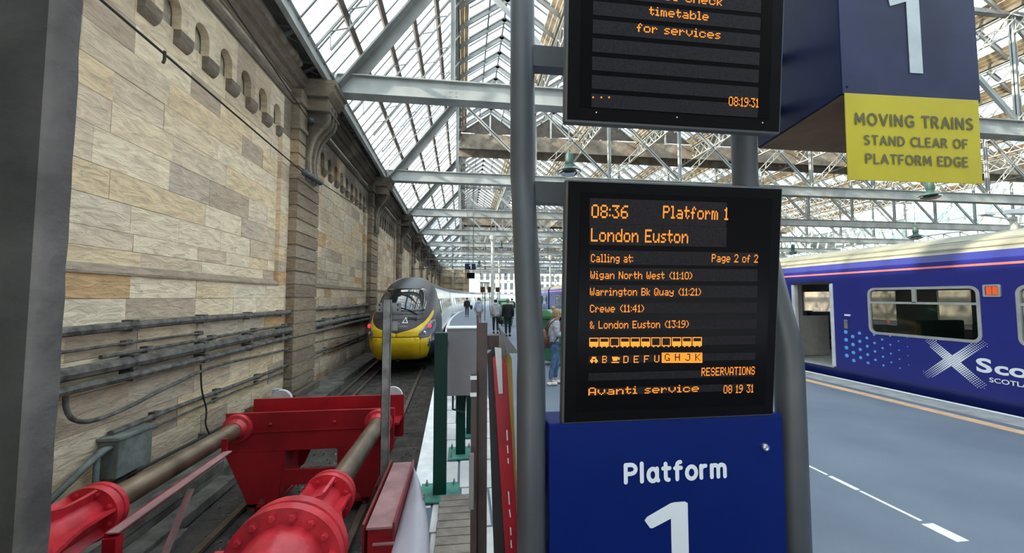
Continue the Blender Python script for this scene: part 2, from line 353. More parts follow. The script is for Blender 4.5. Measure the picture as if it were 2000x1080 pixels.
sl = MB().box((0,0,0),(2.5,.25,.12)); slo = sl.build('sleeper', M['ballast'], rails, base=(0,0,0)); slo.location = (ctr(2.6)+2, 2.6-10, .008)
for i in range(1, 60):
    y = 2.6+i*.68; o = inst(slo.data, 'sleeper', rails, (ctr(y)+2, y-10, .008))
m = MB()
for i in range(1500):
    y = 2.4+random.random()**1.8*13; x = ctr(y)+random.uniform(-1.1, 1.25); r = random.uniform(.012,.035)
    vs = [Vector((random.uniform(-1,1),random.uniform(-1,1),random.uniform(-1,1))).normalized()*r*random.uniform(.7,1.2) for _ in range(4)]
    m.add([v+Vector((x,y,-.985+r*.5)) for v in vs], [(0,1,2),(0,3,1),(0,2,3),(1,3,2)])
tag(m.build('ballast_stones', mat('ballast_stone', (.06,.06,.055), .9, scale=40, col2=(.25,.25,.23)), base=(0,0,-1.05)), 'loose grey ballast stones between the left rails', 'ballast', kind='stuff')
tr2 = empty('railway_track', (9.3, 10, -1.05), 'track in the trench below the purple-blue train', 'railway track')
for off in (-.75,.75):
    railprof(m := MB(), lambda y: edge2(y)+1.6, off, -6, 60); m.build('rail', M['rail'], tr2)

# ================================================================ LEFT WALL
WR = .012
wall = empty('wall_left', (-4.25, 9, 0), kind='structure', rz=WR)
ORG[wall.name] = Vector((0, 0, 0))       # children are built in wall space: x = out of the wall (towards the track), y along (0 = world y 9), z up
def WL(y): return y-9.0                   # world y to wall-local y
m = MB(); m.bb(-.6, -.14, WL(-4), WL(100), -1.2, 6.35); m.bb(-.6, -.02, WL(-4), WL(100), 6.3, 8.0)
m.build('wall_core', M['mortar'], wall)
BAY = 8.12; PW = 1.45
stones = []       # (cx, cy, cz, dx, dy, dz) local
crs = [-1.02, -.62, -.22, .2, .62, 1.0, 1.38, 1.68, 1.98, 2.29, 2.52, 2.89, 3.26, 3.70, 4.10, 4.48, 4.88, 5.28, 5.68]
def course(x0, x1, ya, yb, z0, z1, lmin, lmax, gap=.006):
    y = ya
    while y < yb-1e-4:
        l = random.uniform(lmin, lmax)
        if yb-(y+l) < lmin*.6: l = yb-y
        j = random.uniform(-.004, .006)
        stones.append((x0, x1+j, y+gap/2, y+l-gap/2, z0+gap/2, z1-gap/2)); y += l
for b in range(-1, 11):
    p0 = 1.9 + BAY*(b)+ .0 if 0 else 9.9 + BAY*(b-1)     # pilaster b starts here (world y)
    ya, yb = WL(p0+PW), WL(p0+BAY)                # wall bay after this pilaster
    mg = .42                                      # plain margin either side of the recessed panel
    for z0, z1 in zip(crs[:-1], crs[1:]):
        if z1 > 2.0:
            course(-.14, -.09, ya+mg, yb-mg, z0, z1, .55, 1.35)
            course(-.14, .0, yb-mg, yb, z0, z1, .4, .42); course(-.14, .0, ya, ya+mg, z0, z1, .4, .42)
        elif z1 <= 1.98: course(-.14, .0, ya, yb, z0, z1, .6, 1.35)
unit = MB().box((0,0,0),(1,1,1))
def vis(c, d):
    p = pj((c[0]-4.25-WR*c[1], c[1]+9, c[2]))
    if not p or p[0] < 60 or p[0] > 1010 or p[1] < -60 or p[1] > 1110: return 0
    return max(d[1]*.5, .0)*d[2]*(FPX/p[2])**2
def place_pieces(lst, name, m1, m2, parent, cap=300, big=None):
    sc = sorted(range(len(lst)), key=lambda i: -vis([(lst[i][0]+lst[i][1])/2,(lst[i][2]+lst[i][3])/2,(lst[i][4]+lst[i][5])/2], [1,lst[i][3]-lst[i][2],lst[i][5]-lst[i][4]]))
    cm = MB().box((0,0,0),(1,1,1)).build(name, m1, base=(0,0,0)); me = cm.data; bpy.data.objects.remove(cm)
    rest = MB()
    for k, i in enumerate(sc):
        a = lst[i]; c = ((a[0]+a[1])/2,(a[2]+a[3])/2,(a[4]+a[5])/2); d = (a[1]-a[0],a[3]-a[2],a[5]-a[4])
        if k < cap and vis(c, d) > 40: inst(me, name, parent, c, d)
        else: rest.box(c, d)
    if rest.v: rest.build(name, m2, parent, kind='stuff')
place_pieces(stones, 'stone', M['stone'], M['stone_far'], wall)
# rusticated pilasters
blocks = []
for b in range(-1, 11):
    p0 = WL(9.9 + BAY*(b-1)); z = -.6; k = 0
    while z < 5.9:
        h = .325; blocks.append((-.02, .20, p0, p0+PW, z+.025, z+h-.025)); blocks.append((-.02, .165, p0+.03, p0+PW-.03, z-.025, z+.025)); z += h; k += 1
m1 = [q for q in blocks if q[1] > .19]
place_pieces(m1, 'pilaster_block', M['carved1'], M['carved'], wall, cap=70)
m = MB()
for q in blocks:
    if q[1] < .19: m.bb(*q)
for b in range(-1, 11):
    p0 = WL(9.9 + BAY*(b-1)); m.bb(-.02, .32, p0-.08, p0+PW+.08, -1.1, -.62)
m.build('pilaster_joint', M['carved'], wall)
# sill of the panels, corbel arcade, string courses and cornice
for b in range(-1, 11):
    p0 = 9.9 + BAY*(b-1); ya, yb = WL(p0+PW), WL(p0+BAY); mg = .42
    m = MB(); m.prism([(-.14,1.97),(.03,1.97),(.03,2.0),(-.09,2.10),(-.14,2.10)], (0, yb-ya-2*mg, 0), (0, ya+mg, 0)); m.build('panel_sill', M['carved1'] if b < 3 else M['carved'], wall)
    # arcade slab: wavy lower edge with round-headed notches and pendant corbels
    n = 9; y0, y1 = ya+mg, yb-mg; s = (y1-y0)/n
    m = MB()
    for i in range(n):
        c = y0+s*(i+.5); r = s*.27
        poly = [(c-s/2, 5.62+.42), (c-s/2+0, 5.60), (c-r-.02, 5.60)]
        poly = [(c-s/2, 6.45), (c-s/2, 5.68), (c-r, 5.68)]
        poly += [(c-r*math.cos(t), 5.92+r*math.sin(t)) for t in [k*math.pi/8 for k in range(0, 9)]]
        poly += [(c+r, 5.68), (c+s/2, 5.68), (c+s/2, 6.45)]
        m.prism(poly, (.13, 0, 0), (-.13+.015, 0, 0), (0,1,0), (0,0,1))
    m.build('arcade', M['carved'] if b > 1 else M['stone_far'], wall)
    for i in range(n+1):     # pendant corbels with rounded feet
        c = y0+s*i; hw = s*.5-s*.27
        if i == 0: a0, a1 = c, c+hw
        elif i == n: a0, a1 = c-hw, c
        else: a0, a1 = c-hw, c+hw
        m = MB(); prof = [(-.13,5.70),(.012,5.70),(.012,5.60)]+[(-.13+.142*math.cos(math.radians(t_)), 5.60-.15*math.sin(math.radians(t_))) for t_ in range(15, 91, 15)]
        m.prism(prof, (0, a1-a0-.01, 0), (0, a0+.005, 0)); m.build('corbel', M['carved'], wall)
    m = MB()
    for k in range(4):
        m.bb(-.02, .012, ya+(yb-ya)*k/4+.004, ya+(yb-ya)*(k+1)/4-.004, 6.45, 6.72)
        m.bb(-.02, .02, ya+(yb-ya)*k/4+.004, ya+(yb-ya)*(k+1)/4-.004, 6.86, 7.2)
    m.bb(-.14,.012, ya, ya+mg, 5.6, 6.45); m.bb(-.14,.012, yb-mg, yb, 5.6, 6.45)
    m.build('frieze', M['carved'], wall)
    m = MB(); m.prism([(-.02,6.5),(.04,6.5),(.09,6.56),(.09,6.62),(.05,6.64),(.05,6.70),(-.02,6.72)], (0, yb-ya, 0), (0, ya, 0)); m.build('string_course', M['carved'], wall)
    m = MB(); m.prism([(-.02,6.86),(.06,6.9),(.13,7.0),(.22,7.04),(.22,7.12),(.28,7.18),(.28,7.26),(-.02,7.3)], (0, BAY, 0), (0, ya-PW, 0)); m.build('cornice', M['carved'], wall)
    # pilaster head: stepped cap, volute bracket, moulded block
    q0, q1 = WL(p0), WL(p0+PW); c = (q0+q1)/2
    m = MB(); m.bb(-.02,.26,q0-.05,q1+.05,5.86,5.98); m.bb(-.02,.22,q0,q1,5.98,6.5); m.bb(-.02,.28,q0-.07,q1+.07,6.5,6.62); m.bb(-.02,.24,q0,q1,6.62,6.9)
    m.build('pilaster_cap', M['carved'], wall, bevel=.02)
    for k in (-1,):
        m = MB(); prof = [(.18,4.7),(.26,4.72),(.30,4.85),(.27,5.05),(.26,5.3),(.30,5.6),(.38,5.85),(.52,6.05),(.66,6.2),(.72,6.36),(.72,6.5),(.18,6.5)]
        m.prism(prof, (0, .62, 0), (0, c-.31, 0))
        m.prism([(p[0]+.045 if p[0] > .2 else p[0], p[1]) for p in prof], (0, .12, 0), (0, c-.31, 0)); m.prism([(p[0]+.045 if p[0] > .2 else p[0], p[1]) for p in prof], (0, .12, 0), (0, c+.19, 0)); m.prism([(p[0]+.06 if p[0] > .2 else p[0], p[1]) for p in prof], (0, .1, 0), (0, c-.05, 0))
        m.build('scroll_bracket', M['carved'], wall)
    m = MB(); m.bb(.1,.80,c-.42,c+.42,6.5,6.56); m.bb(.1,.74,c-.36,c+.36,6.56,6.86)
    for dy in (-.24, 0, .24): m.prism([(.74,6.6),(.78,6.71),(.74,6.82)], (0,.16,0), (0,c+dy-.08,0))
    m.prism([(.1,6.86),(.76,6.86),(.84,6.95),(.90,7.02),(.90,7.14),(.96,7.18),(.96,7.30),(.1,7.30)], (0, 1.0, 0), (0, c-.5, 0))
    m.build('bracket_block', M['carved'], wall, bevel=.012)
# gutter pipe, soffit
m = MB(); m.tube([(.20, WL(y), 7.42) for y in (-4, 9.7)], .115, 12); 
for y in (1.5, 4.2, 6.8, 9.3): m.tube([(.20, WL(y), 7.42), (.20, WL(y)+.12, 7.42)], .14, 12)
m.build('gutter_pipe', M['cast'], wall, smooth='auto')
for k in range(1, 8):
    m = MB(); a = WL(11.4+BAY*(k-1)); m.tube([(.28, a, 7.40), (.28, a+BAY-1.5, 7.40)], .11, 10); m.build('gutter_pipe', M['carved'], wall, smooth='auto')
m = MB()
for k in range(9): m.bb(-.1+k*.082, -.1+k*.082+.076, WL(-4), WL(90), 7.74, 7.77)
m.build('soffit_board', M['soffit'], wall, kind='stuff')
m = MB()
for k in range(60):
    y = WL(-2+k*1.35); m.beam((0,y,7.35),(.62,y,7.72),.05,.06); m.beam((0,y,7.70),(.62,y,7.70),.05,.06); m.beam((.3,y,7.5),(.3,y+.5,7.7),.04,.04)
m.build('soffit_strut', M['steel_d'], wall, kind='stuff')

def wl(px, py, x=.12):       # pixel to a point at a distance x out of the wall, in world space
    p = at(px, py, x=-4.25+x)
    for _ in range(3): p = at(px, py, x=-4.25+x-WR*(p.y-9))
    return p
def wz(y, z, x=.12): return Vector((-4.25+x-WR*(y-9), y, z))
def wall_run(name, mat_, z, x, r, y0, y1, lab, cat, wob=.0, clips=True, group=None, n=8):
    pts = []; y = y0; ph = random.random()*6
    while y <= y1: pts.append(wz(y, z+wob*math.sin(y*1.1+ph), x)); y += .6 if wob else 2.0
    t = empty(name, pts[0], lab, cat, group)
    MB().tube(pts, r, n).build('run', mat_, t, smooth='auto')
    if clips:
        k = 0; y = y0+.7
        while y < min(y1, 30):
            p = wz(y, z+wob*math.sin(y*1.1+ph), x); MB().bb(p.x-x, p.x+r*.6, p.y-.05, p.y+.05, p.z-r-.015, p.z+r+.015).build('clip', M['pipe'], t); y += 1.35
    return t
wall_run('wall_pipe', M['pipe'], 1.34, .10, .055, 2, 60, 'topmost dusty round duct along the stone wall', 'pipe', .01)
wall_run('wall_cable', M['pipe'], 1.12, .06, .018, 2, 7.0, 'thin cable under the topmost duct, ending in a hook', 'cable', .008)
wall_run('wall_cable', M['pipe'], 1.02, .08, .025, 5, 60, 'slim cable just above the thick duct bundle on the wall', 'cable', .012)
wall_run('wall_duct', M['pipe'], .90, .12, .075, 2, 60, 'thickest grey duct in the bundle on the stone wall', 'duct', .008)
wall_run('wall_pipe', M['pipe'], .73, .14, .05, 2, 60, 'round duct at the bottom of the bundle on the wall', 'pipe', .008)
wall_run('wall_cable', M['pipe'], .08, .07, .035, 5.2, 60, 'clipped duct low on the wall leading off the junction box', 'duct', .012)
wall_run('wall_cable', M['pipe'], -.06, .05, .016, 5.2, 50, 'thin cable under the low clipped duct', 'cable', .012)
wall_run('wall_cable', M['cable'], -.52, .10, .022, 4.9, 9.0, 'dark cable near the wall foot behind the left ram', 'cable', .02)
wall_run('wall_cable', M['cable'], -.60, .10, .018, 4.9, 9.0, 'lowest dark cable at the wall foot behind the left ram', 'cable', .02)
def smooth(P, n=5):
    P = [Vector(p) for p in P]; P = [P[0]*2-P[1]]+P+[P[-1]*2-P[-2]]; O = []
    for i in range(1, len(P)-2):
        for k in range(n):
            t_ = k/n; O.append(.5*((2*P[i])+(P[i+1]-P[i-1])*t_+(2*P[i-1]-5*P[i]+4*P[i+1]-P[i+2])*t_**2+(3*P[i]-P[i-1]-3*P[i+1]+P[i+2])*t_**3))
    return O+[P[-2]]
pts = [wl(128,775), wl(130,800), wl(145,820), wl(180,822), wl(240,800), wl(330,755), wl(420,715), wl(520,692), wl(600,672), wl(700,650)]
tag(MB().tube(smooth(pts), .024, 8).build('loop_cable', M['pipe'], smooth=True), 'dark cable looping down then sagging along the wall below the duct bundle', 'cable')
pts = [wl(392,712), wl(394,760), wl(403,800), wl(402,830), wl(415,855), wl(440,880)]
tag(MB().tube(smooth(pts), .012, 6).build('drop_cable', M['cable'], smooth=True), 'thin cable dropping from the duct bundle to the red crossbeam', 'cable')
t = empty('junction_box', wz(5.1, -.42, 0), 'dusty grey steel junction box on the wall above the left cylinder', 'junction box')
m = MB(); m.bb(-4.22,-3.98,5.12,5.62,-.42,.03); m.build('body', M['jbox'], t, bevel=.015)
MB().bb(-4.22,-3.95,5.09,5.65,.03,.06).build('lid', M['jbox'], t)
MB().tube([(-4.06,5.13,-.05),(-4.06,5.03,-.05),(-4.08,4.9,-.12),(-4.1,4.5,-.35)], .035, 8).build('conduit', M['jbox'], t, smooth=True)
MB().tube([(-4.12,5.13,-.05),(-4.10,5.0,-.06),(-4.10,5.0,-.4),(-4.10,4.95,-.8)], .03, 8).build('conduit', M['jbox'], t, smooth=True)
t = empty('trackside_box', (-3.75, 9.1, -.8), 'small pale box on a dark stake behind the red crossbeam', 'box')
p = at(541,768,y=9.1); MB().box(p, (.16,.14,.2)).build('housing', mat('pale_box',(.45,.48,.5),.5,var=.1), t, bevel=.01)
MB().bb(p.x-.03,p.x+.03,9.07,9.13,-.8,p.z-.1).build('stake', M['cable'], t)

# catenary feeder cables with insulators
for (pa, pb, pc, ia, ib, lab) in (((205,0),(420,190),(590,335),(592,335),(628,358),'lower black feeder cable crossing the stone wall, with insulator'),
                               ((440,0),(520,112),(600,230),(605,232),(637,268),'upper black feeder cable below the cornice, with insulator')):
    a, b, c = [at(*q, x=xx) for q, xx in ((pa,-3.9),(pb,-3.9),(pc,-3.9))]
    t = empty('feeder_cable', c, lab, 'cable')
    d = (c-b).normalized(); i0 = at(*ia, x=-3.9); i1 = at(*ib, x=-3.9); a0 = b+(b-c).normalized()*6
    MB().tube([a0, b, c], .016, 6).build('cable', M['cable'], t)
    ax = (i1-i0).normalized(); L = (i1-i0).length; prof = [(0,.03)]
    for k in range(6): prof += [(L*(k+.2)/6,.045),(L*(k+.5)/6,.085),(L*(k+.8)/6,.045)]
    prof.append((L,.03)); MB().lathe(prof, i0, ax, 14).build('insulator', M['insul'], t, smooth=True)
    MB().tube([i1, i1+ax*7], .014, 6).build('tail', M['cable'], t)
    if pa[0] == 205:
        h = at(322,100,x=-3.9); MB().tube([h, h+Vector((0,0,-.12)), h+Vector((0,-.02,-.17))], .018, 6).build('hanger', M['cable'], t)

# near concrete pillar
t = empty('trim_2', (-2.2, 1.6, -1), kind='structure')
def jag(n, a, b, s): return [(a+(b-a)*i/n, random.uniform(-s, s)) for i in range(n+1)]
m = MB(); zs = [-1+.1*i for i in range(56)]; L = []
cols = [(-3.2,1.50),(-1.462,1.50),(-1.442,1.51),(-1.436,1.54),(-1.434,1.585),(-1.46,1.61),(-3.2,1.62)]
for z in zs:
    for j, (x, y) in enumerate(cols):
        k = .0025 if j in (2,3,4) else 0
        L.append((x+random.uniform(-k,k)+(.004 if z < .4 else 0), y+random.uniform(-k,k), z))
nc = len(cols); fs = [(i*nc+j, i*nc+(j+1)%nc, (i+1)*nc+(j+1)%nc, (i+1)*nc+j) for i in range(len(zs)-1) for j in range(nc)]
m.add(L, fs)
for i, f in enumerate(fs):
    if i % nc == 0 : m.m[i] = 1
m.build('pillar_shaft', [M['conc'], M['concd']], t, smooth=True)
#PART2
# ================================================================ ROOF
roof = empty('ceiling', (0, 0, 7.6), kind='structure'); 
ZE, ZV, ZP, X0, SP, H = 7.65, 12.05, 13.42, -.35, 3.95, 1.975
def LT(u, y, off=0):      # lean-to slope over the wall
    xe = -3.6-.02*(y-10); n = Vector((-(ZV-ZE), 0, X0-xe)).normalized()
    return Vector((xe+(X0-xe)*u, y, ZE+(ZV-ZE)*u)) + n*off
def RG(k, side, u, y, off=0):      # slope of ridge k, side -1/+1, u from valley to ridge
    xc = X0+H+SP*k; n = Vector((side*(ZP-ZV), 0, H)).normalized()
    return Vector((xc+side*H*(1-u), y, ZV+(ZP-ZV)*u)) + n*off
TY = [10.9+8.12*k for k in range(-2, 11)]
panes = []
ub = [.02,.21,.405,.6,.795,.985]
y = -11.0
while y < 90:
    for a, b in zip(ub[:-1], ub[1:]): panes.append([LT(a,y+.02), LT(b,y+.02), LT(b,y+.52), LT(a,y+.52)])
    y += .54
runs = [(-11, 24.0), (25.6, 50), (51.6, 76), (77.6, 99)]
NR = 12
for k in range(NR):
    for r0, r1 in runs:
        st = .55 if k < 4 else 1.1; y = r0
        while y < r1-.1:
            for s in (-1, 1):
                panes.append([RG(k,s,.26,y+.02), RG(k,s,.62,y+.02), RG(k,s,.62,min(r1,y+st)-.02), RG(k,s,.26,min(r1,y+st)-.02)])
                panes.append([RG(k,s,.63,y+.02), RG(k,s,.985,y+.02), RG(k,s,.985,min(r1,y+st)-.02), RG(k,s,.63,min(r1,y+st)-.02)])
            y += st
def parea(q):
    c = sum(q, Vector())/4; p = pj(c)
    if not p or not (-30 < p[0] < 2030 and -40 < p[1] < 600): return 0
    P = [pj(v) for v in q]
    if any(v is None for v in P): return 0
    return abs(sum(P[i][0]*P[(i+1)%4][1]-P[(i+1)%4][0]*P[i][1] for i in range(4)))/2
panes.sort(key=lambda q: -parea(q))
def slabq(m, q, t=.006):
    n = (q[1]-q[0]).cross(q[2]-q[0]).normalized()*t
    m.add(list(q)+[v+n for v in q], [(0,1,2,3),(7,6,5,4),(0,4,5,1),(1,5,6,2),(2,6,7,3),(3,7,4,0)])
cache = {}
for q in panes[:300]:
    key = tuple(round(c, 2) for v in q[1:] for c in (v-q[0]))
    if key not in cache:
        mm = MB(); slabq(mm, [v-q[0] for v in q]); o = mm.build('glass_pane', M['glass'], roof, base=(0,0,0)); cache[key] = o.data
    else: o = bpy.data.objects.new('glass_pane', cache[key]); COL.objects.link(o); o.parent = roof
    o.location = q[0]-Vector((0,0,7.6))
m = MB()
for q in panes[300:]: m.add(q, [(0,1,2,3)])
m.build('glass_pane', M['glass'], roof, kind='stuff')
# glazing bars
m = MB(); y = -11
while y < 90: m.beam(LT(0,y,-.02), LT(1,y,-.02), .026, .04, (1,0,1)); y += .54
for k in range(NR):
    for r0, r1 in runs:
        y = r0; st = .55 if k < 5 else 1.1
        while y <= r1:
            for s in (-1,1): m.beam(RG(k,s,.25,y,-.02), RG(k,s,1,y,-.02), .035, .05)
            y += st
m.build('glazing_bar', M['bar'], roof, kind='stuff')
for u in (.2,.4,.6,.8):
    m = MB(); 
    for a, b in zip(TY[:-1], TY[1:]): m.beam(LT(u,a,-.11), LT(u,b,-.11), .11, .13, (1,0,1))
    m.build('purlin', M['purlin'], roof)
m = MB()
for a, b in zip(TY[:-1], TY[1:]):
    m.beam(LT(1,a,-.06)+Vector((-.02,0,-.15)), LT(1,b,-.06)+Vector((-.02,0,-.15)), .10, .55)
m.build('head_wall_plate', M['steel_d'], roof)
for a, b in zip(TY[:-1], TY[1:]):
    m = MB(); p, q = LT(0,a), LT(0,b)
    m.beam(p+Vector((0,0,-.14)), q+Vector((0,0,-.14)), .03, .34); m.beam(p+Vector((0,0,.03)), q+Vector((0,0,.03)), .14, .03); m.beam(p+Vector((.02,0,-.31)), q+Vector((.02,0,-.31)), .12, .03)
    m.build('eave_beam', M['steel'], roof)
# main and lattice rafters of the lean-to
for y in TY:
    m = MB()
    for dx, w, d in ((0,.10,.34),(-.16,.05,.22),(.16,.05,.22)): m.beam(LT(0,y+dx,-.24), LT(1,y+dx,-.24), w, d, (1,0,1))
    m.beam(LT(0,y,-.42), LT(1,y,-.42), .3, .03, (1,0,1)); m.build('main_rafter', M['steel_r'], roof)
for i in range(0, 57):
    y = TY[0]+1.624*i
    if min(abs(y-t) for t in TY) < .3: continue
    m = MB(); m.beam(LT(.0,y,-.10), LT(1,y,-.10), .05, .04, (1,0,1)); m.beam(LT(.03,y,-.40), LT(.97,y,-.40), .05, .035, (1,0,1))
    nz_ = 14
    for j in range(nz_):
        a, b = (j/nz_, (j+1)/nz_); o1, o2 = (-.12,-.40) if j % 2 else (-.40,-.12)
        m.beam(LT(.03+.94*a,y,o1), LT(.03+.94*b,y,o2), .02, .03, (0,1,0))
    m.build('lattice_rafter', M['steel_r'], roof)
# ridge roofs
for k in range(NR):
    m = MB(); mb = MB()
    for r0, r1 in runs:
        y = r0+.05
        while y <= r1:
            for s in (-1,1): m.beam(RG(k,s,.0,y,-.12), RG(k,s,1,y,-.12), .07, .15)
            y += 1.1
        for s in (-1,1):
            m.beam(RG(k,s,.625,r0,-.07), RG(k,s,.625,r1,-.07), .06, .08)
            for j in range(3 if k < 8 else 1):
                nb = 3 if k < 8 else 1
                a, b = .25*j/nb, .25*(j+1)/nb-.006
                q = [RG(k,s,a,r0), RG(k,s,b,r0), RG(k,s,b,r1), RG(k,s,a,r1)]; slabq(mb, q, .02)
        m.beam((X0+H+SP*k,r0,ZP-.04), (X0+H+SP*k,r1,ZP-.04), .06, .16)
    m.build('ridge_rafters', M['steel_r'], roof, kind='stuff')
    mb.build('roof_board', M['board'], roof, kind='stuff')
    for r0, r1 in runs:
        for yy in (r0, r1):
            xc = X0+H+SP*k; g = MB()
            if k < 5 and yy < 55:
                n = 9
                for j in range(n): 
                    z = ZV+.05+(ZP-ZV-.1)*j/n; hw = H*(1-(z-ZV)/(ZP-ZV))-.04
                    g.box((xc, yy, z+.06), (2*hw, .02, .13), M=Matrix.Rotation(.5,3,'X'))
                g.build('louvre_slats', M['board_d'], roof, kind='stuff')
            else: g.prism([(-H,0),(H,0),(0,ZP-ZV)], (0,.03,0), (xc,yy,ZV)); g.build('gable_panel', M['board_d'], roof)
            g = MB(); g.beam((xc-H,yy-.05,ZV+.03),(xc,yy-.05,ZP+.03),.12,.14); g.beam((xc+H,yy-.05,ZV+.03),(xc,yy-.05,ZP+.03),.12,.14); g.beam((xc,yy-.05,ZV-.1),(xc,yy-.05,ZP),.10,.08,(0,1,0)); g.build('gable_rafter', M['steel'], roof)
for r0, r1 in runs[:-1]:
    m = MB(); m.bb(X0, 48, r1+.0, r1+.12, ZV-.95, ZV); m.bb(X0, 48, r1+1.48, r1+1.6, ZV-.95, ZV); m.build('cross_gutter', mat('stained_gutter', (.16,.125,.09), .8, scale=2, col2=(.30,.25,.19)), roof)
    m = MB(); m.bb(X0, 48, r1+.12, r1+1.48, ZV-.5, ZV-.45); m.build('gutter_floor', M['board_d'], roof)
# valley gutters and the lattice girders beneath them
for k in range(NR+1):
    x = X0+SP*k
    m = MB(); m.bb(x-.14, x+.14, -11, 99, ZV-.16, ZV-.02); m.build('valley_gutter', M['soffit'], roof)
    if k == 0: continue
    for i, (a, b) in enumerate(zip(TY[:-1], TY[1:])):
        if k > 8 and i > 6: continue
        m = MB(); m.beam((x,a,ZV-.2),(x,b,ZV-.2),.12,.05); m.beam((x,a,ZV-.95),(x,b,ZV-.95),.12,.05); n = 12
        for j in range(n):
            p, q = a+(b-a)*j/n, a+(b-a)*(j+1)/n
            m.beam((x,p,ZV-.2),(x,q,ZV-.95),.02,.05,(1,0,0)); m.beam((x+.02,p,ZV-.95),(x+.02,q,ZV-.2),.02,.05,(1,0,0))
        m.build('lattice_girder', M['steel_w'], roof)
# transverse trusses
names = ['nearest grey roof truss overhead','grey roof truss just beyond the first stone bracket','roof truss behind the second overhead beam','third roof truss from the first bracket']
ordn = ['first','second','third','fourth','fifth','sixth','seventh','eighth','ninth','tenth','eleventh']
for i, y in enumerate(TY):
    if y < 0: continue
    t = empty('roof_truss', (0, y, 7.35), ('nearest riveted truss above and behind the signs, outside the upper edge' if y < 4 else 'riveted grey roof truss spanning from the wall, %s beam seen beyond the signs' % ordn[i-2]), 'roof truss', 'roof trusses over the platforms')
    xl = -4.25+.05-.012*(y-9)+.25; m = MB()
    m.bb(xl, 48, y-.03, y+.03, 7.38, 7.87); m.bb(xl, 48, y-.13, y+.05, 7.84, 7.875); m.bb(xl, 48, y-.05, y+.38, 7.36, 7.39); m.bb(xl, 48, y+.30, y+.36, 7.38, 7.60)
    m.build('bottom_chord', M['steel'], t)
    if y < 20:
        m = MB()
        for x in [X0+SP*k+d for k in range(0, 7) for d in (-.09,.09)]: 
            for z in (7.45,7.58,7.72): m.ball((x,y-.035,z),(.018,.012,.018),6,4)
        for j in range(70): m.ball((xl+.2+j*.13, y-.03, 7.80),(.014,.01,.014),5,3); m.ball((xl+.2+j*.13, y+.1, 7.358),(.014,.014,.01),5,3)
        m.build('rivets', M['steel'], t, kind='stuff')
    m = MB(); m.bb(X0, 48, y-.09, y+.09, ZV-.34, ZV-.30); m.bb(X0, 48, y-.02, y+.02, ZV-.32, ZV-.12); m.build('top_chord', M['steel_d'], t)
    for k in range(NR+1):
        x = X0+SP*k
        m = MB(); m.bb(x-.07,x+.07,y-.012,y+.012,7.8,ZV-.2); m.bb(x-.07,x-.05,y-.07,y+.07,7.8,ZV-.2); m.bb(x+.05,x+.07,y-.07,y+.07,7.8,ZV-.2); m.build('post', M['steel'], t)
        if k < NR and (i < 9 or k < 7):
            x2 = x+SP
            if k % 2 == 0 or True:
                m = MB(); m.beam((x,y,ZV-.35),(x2,y,7.9),.16,.04,(0,1,0)); m.beam((x,y+.05,ZV-.35),(x2,y+.05,7.9),.04,.14,(0,1,0)); m.build('diagonal_strut', M['steel'], t)
            if k > 0 and y < 45:
                m = MB(); a = Vector((x,y-.08,7.9)); b = Vector((x2-.1,y-.08,ZV-.4)); d = (b-a).normalized(); n_ = Vector((-d.z,0,d.x))*.11; L_ = (b-a).length; n = 16
                m.beam(a+n_,b+n_,.03,.03,(0,1,0)); m.beam(a-n_,b-n_,.03,.03,(0,1,0))
                for j in range(n):
                    s = 1 if j % 2 else -1; m.beam(a+d*(L_*j/n)+n_*s, a+d*(L_*(j+1)/n)-n_*s, .02,.03,(0,1,0))
                m.build('lattice_brace', M['steel_w'], t)
# far side: stone wall, eave girder, green glass lean-to
m = MB(); m.bb(50, 50.6, -12, 110, -1.1, 7.6); m.build('wall_right', mat('far_wall', (.42,.36,.28), .9, var=.25, scale=.6), kind='structure')
t = empty('eave_girder', (48, 40, 7.2), 'long cream zigzag lattice girder above the roof of the blue train', 'girder')
m = MB(); m.bb(47.9,48.1,-5,99,8.0,8.12); m.bb(47.9,48.1,-5,99,7.12,7.22); m.build('chord', M['steel_w'], t)
m = MB(); y = -5
while y < 99: m.beam((48,y,7.2),(48,y+1.3,8.02),.06,.1); m.beam((48,y+1.3,8.02),(48,y+1.3,7.2),.06,.08,(0,1,0)); y += 1.3
m.build('lattice', M['steel_w'], t)
m = MB(); mm = MB(); y = -5
while y < 99:
    mm.beam((48.3,y,8.1),(49.8,y,13.6),.08,.16,(0,1,0)); 
    for z in (0,1,2,3): 
        f0, f1 = z/4, (z+1)/4; m.quad((48.3+1.5*f0,y+.05,8.1+5.5*f0),(48.3+1.5*f0,y+1.25,8.1+5.5*f0),(48.3+1.5*f1,y+1.25,8.1+5.5*f1-.05),(48.3+1.5*f1,y+.05,8.1+5.5*f1-.05))
    y += 1.3
for f in (0,.25,.5,.75,1): mm.bb(48.3+1.5*f-.04,48.3+1.5*f+.04,-5,99,8.1+5.5*f-.04,8.1+5.5*f+.04)
ws = empty('window_1', (48.3, 40, 8.1), kind='structure'); m.build('green_pane', M['glass_g'], ws, kind='stuff'); mm.build('mullion', M['steel_w'], ws, kind='stuff')
m = MB(); m.bb(-5.5, 50, -12.4, -12, -1.1, 7.6); m.bb(-5.5, 50, -12.4,-12,7.6,13); m.build('wall_back', mat('concourse_wall', (.30,.27,.22), .8, var=.3, scale=.7), kind='structure')
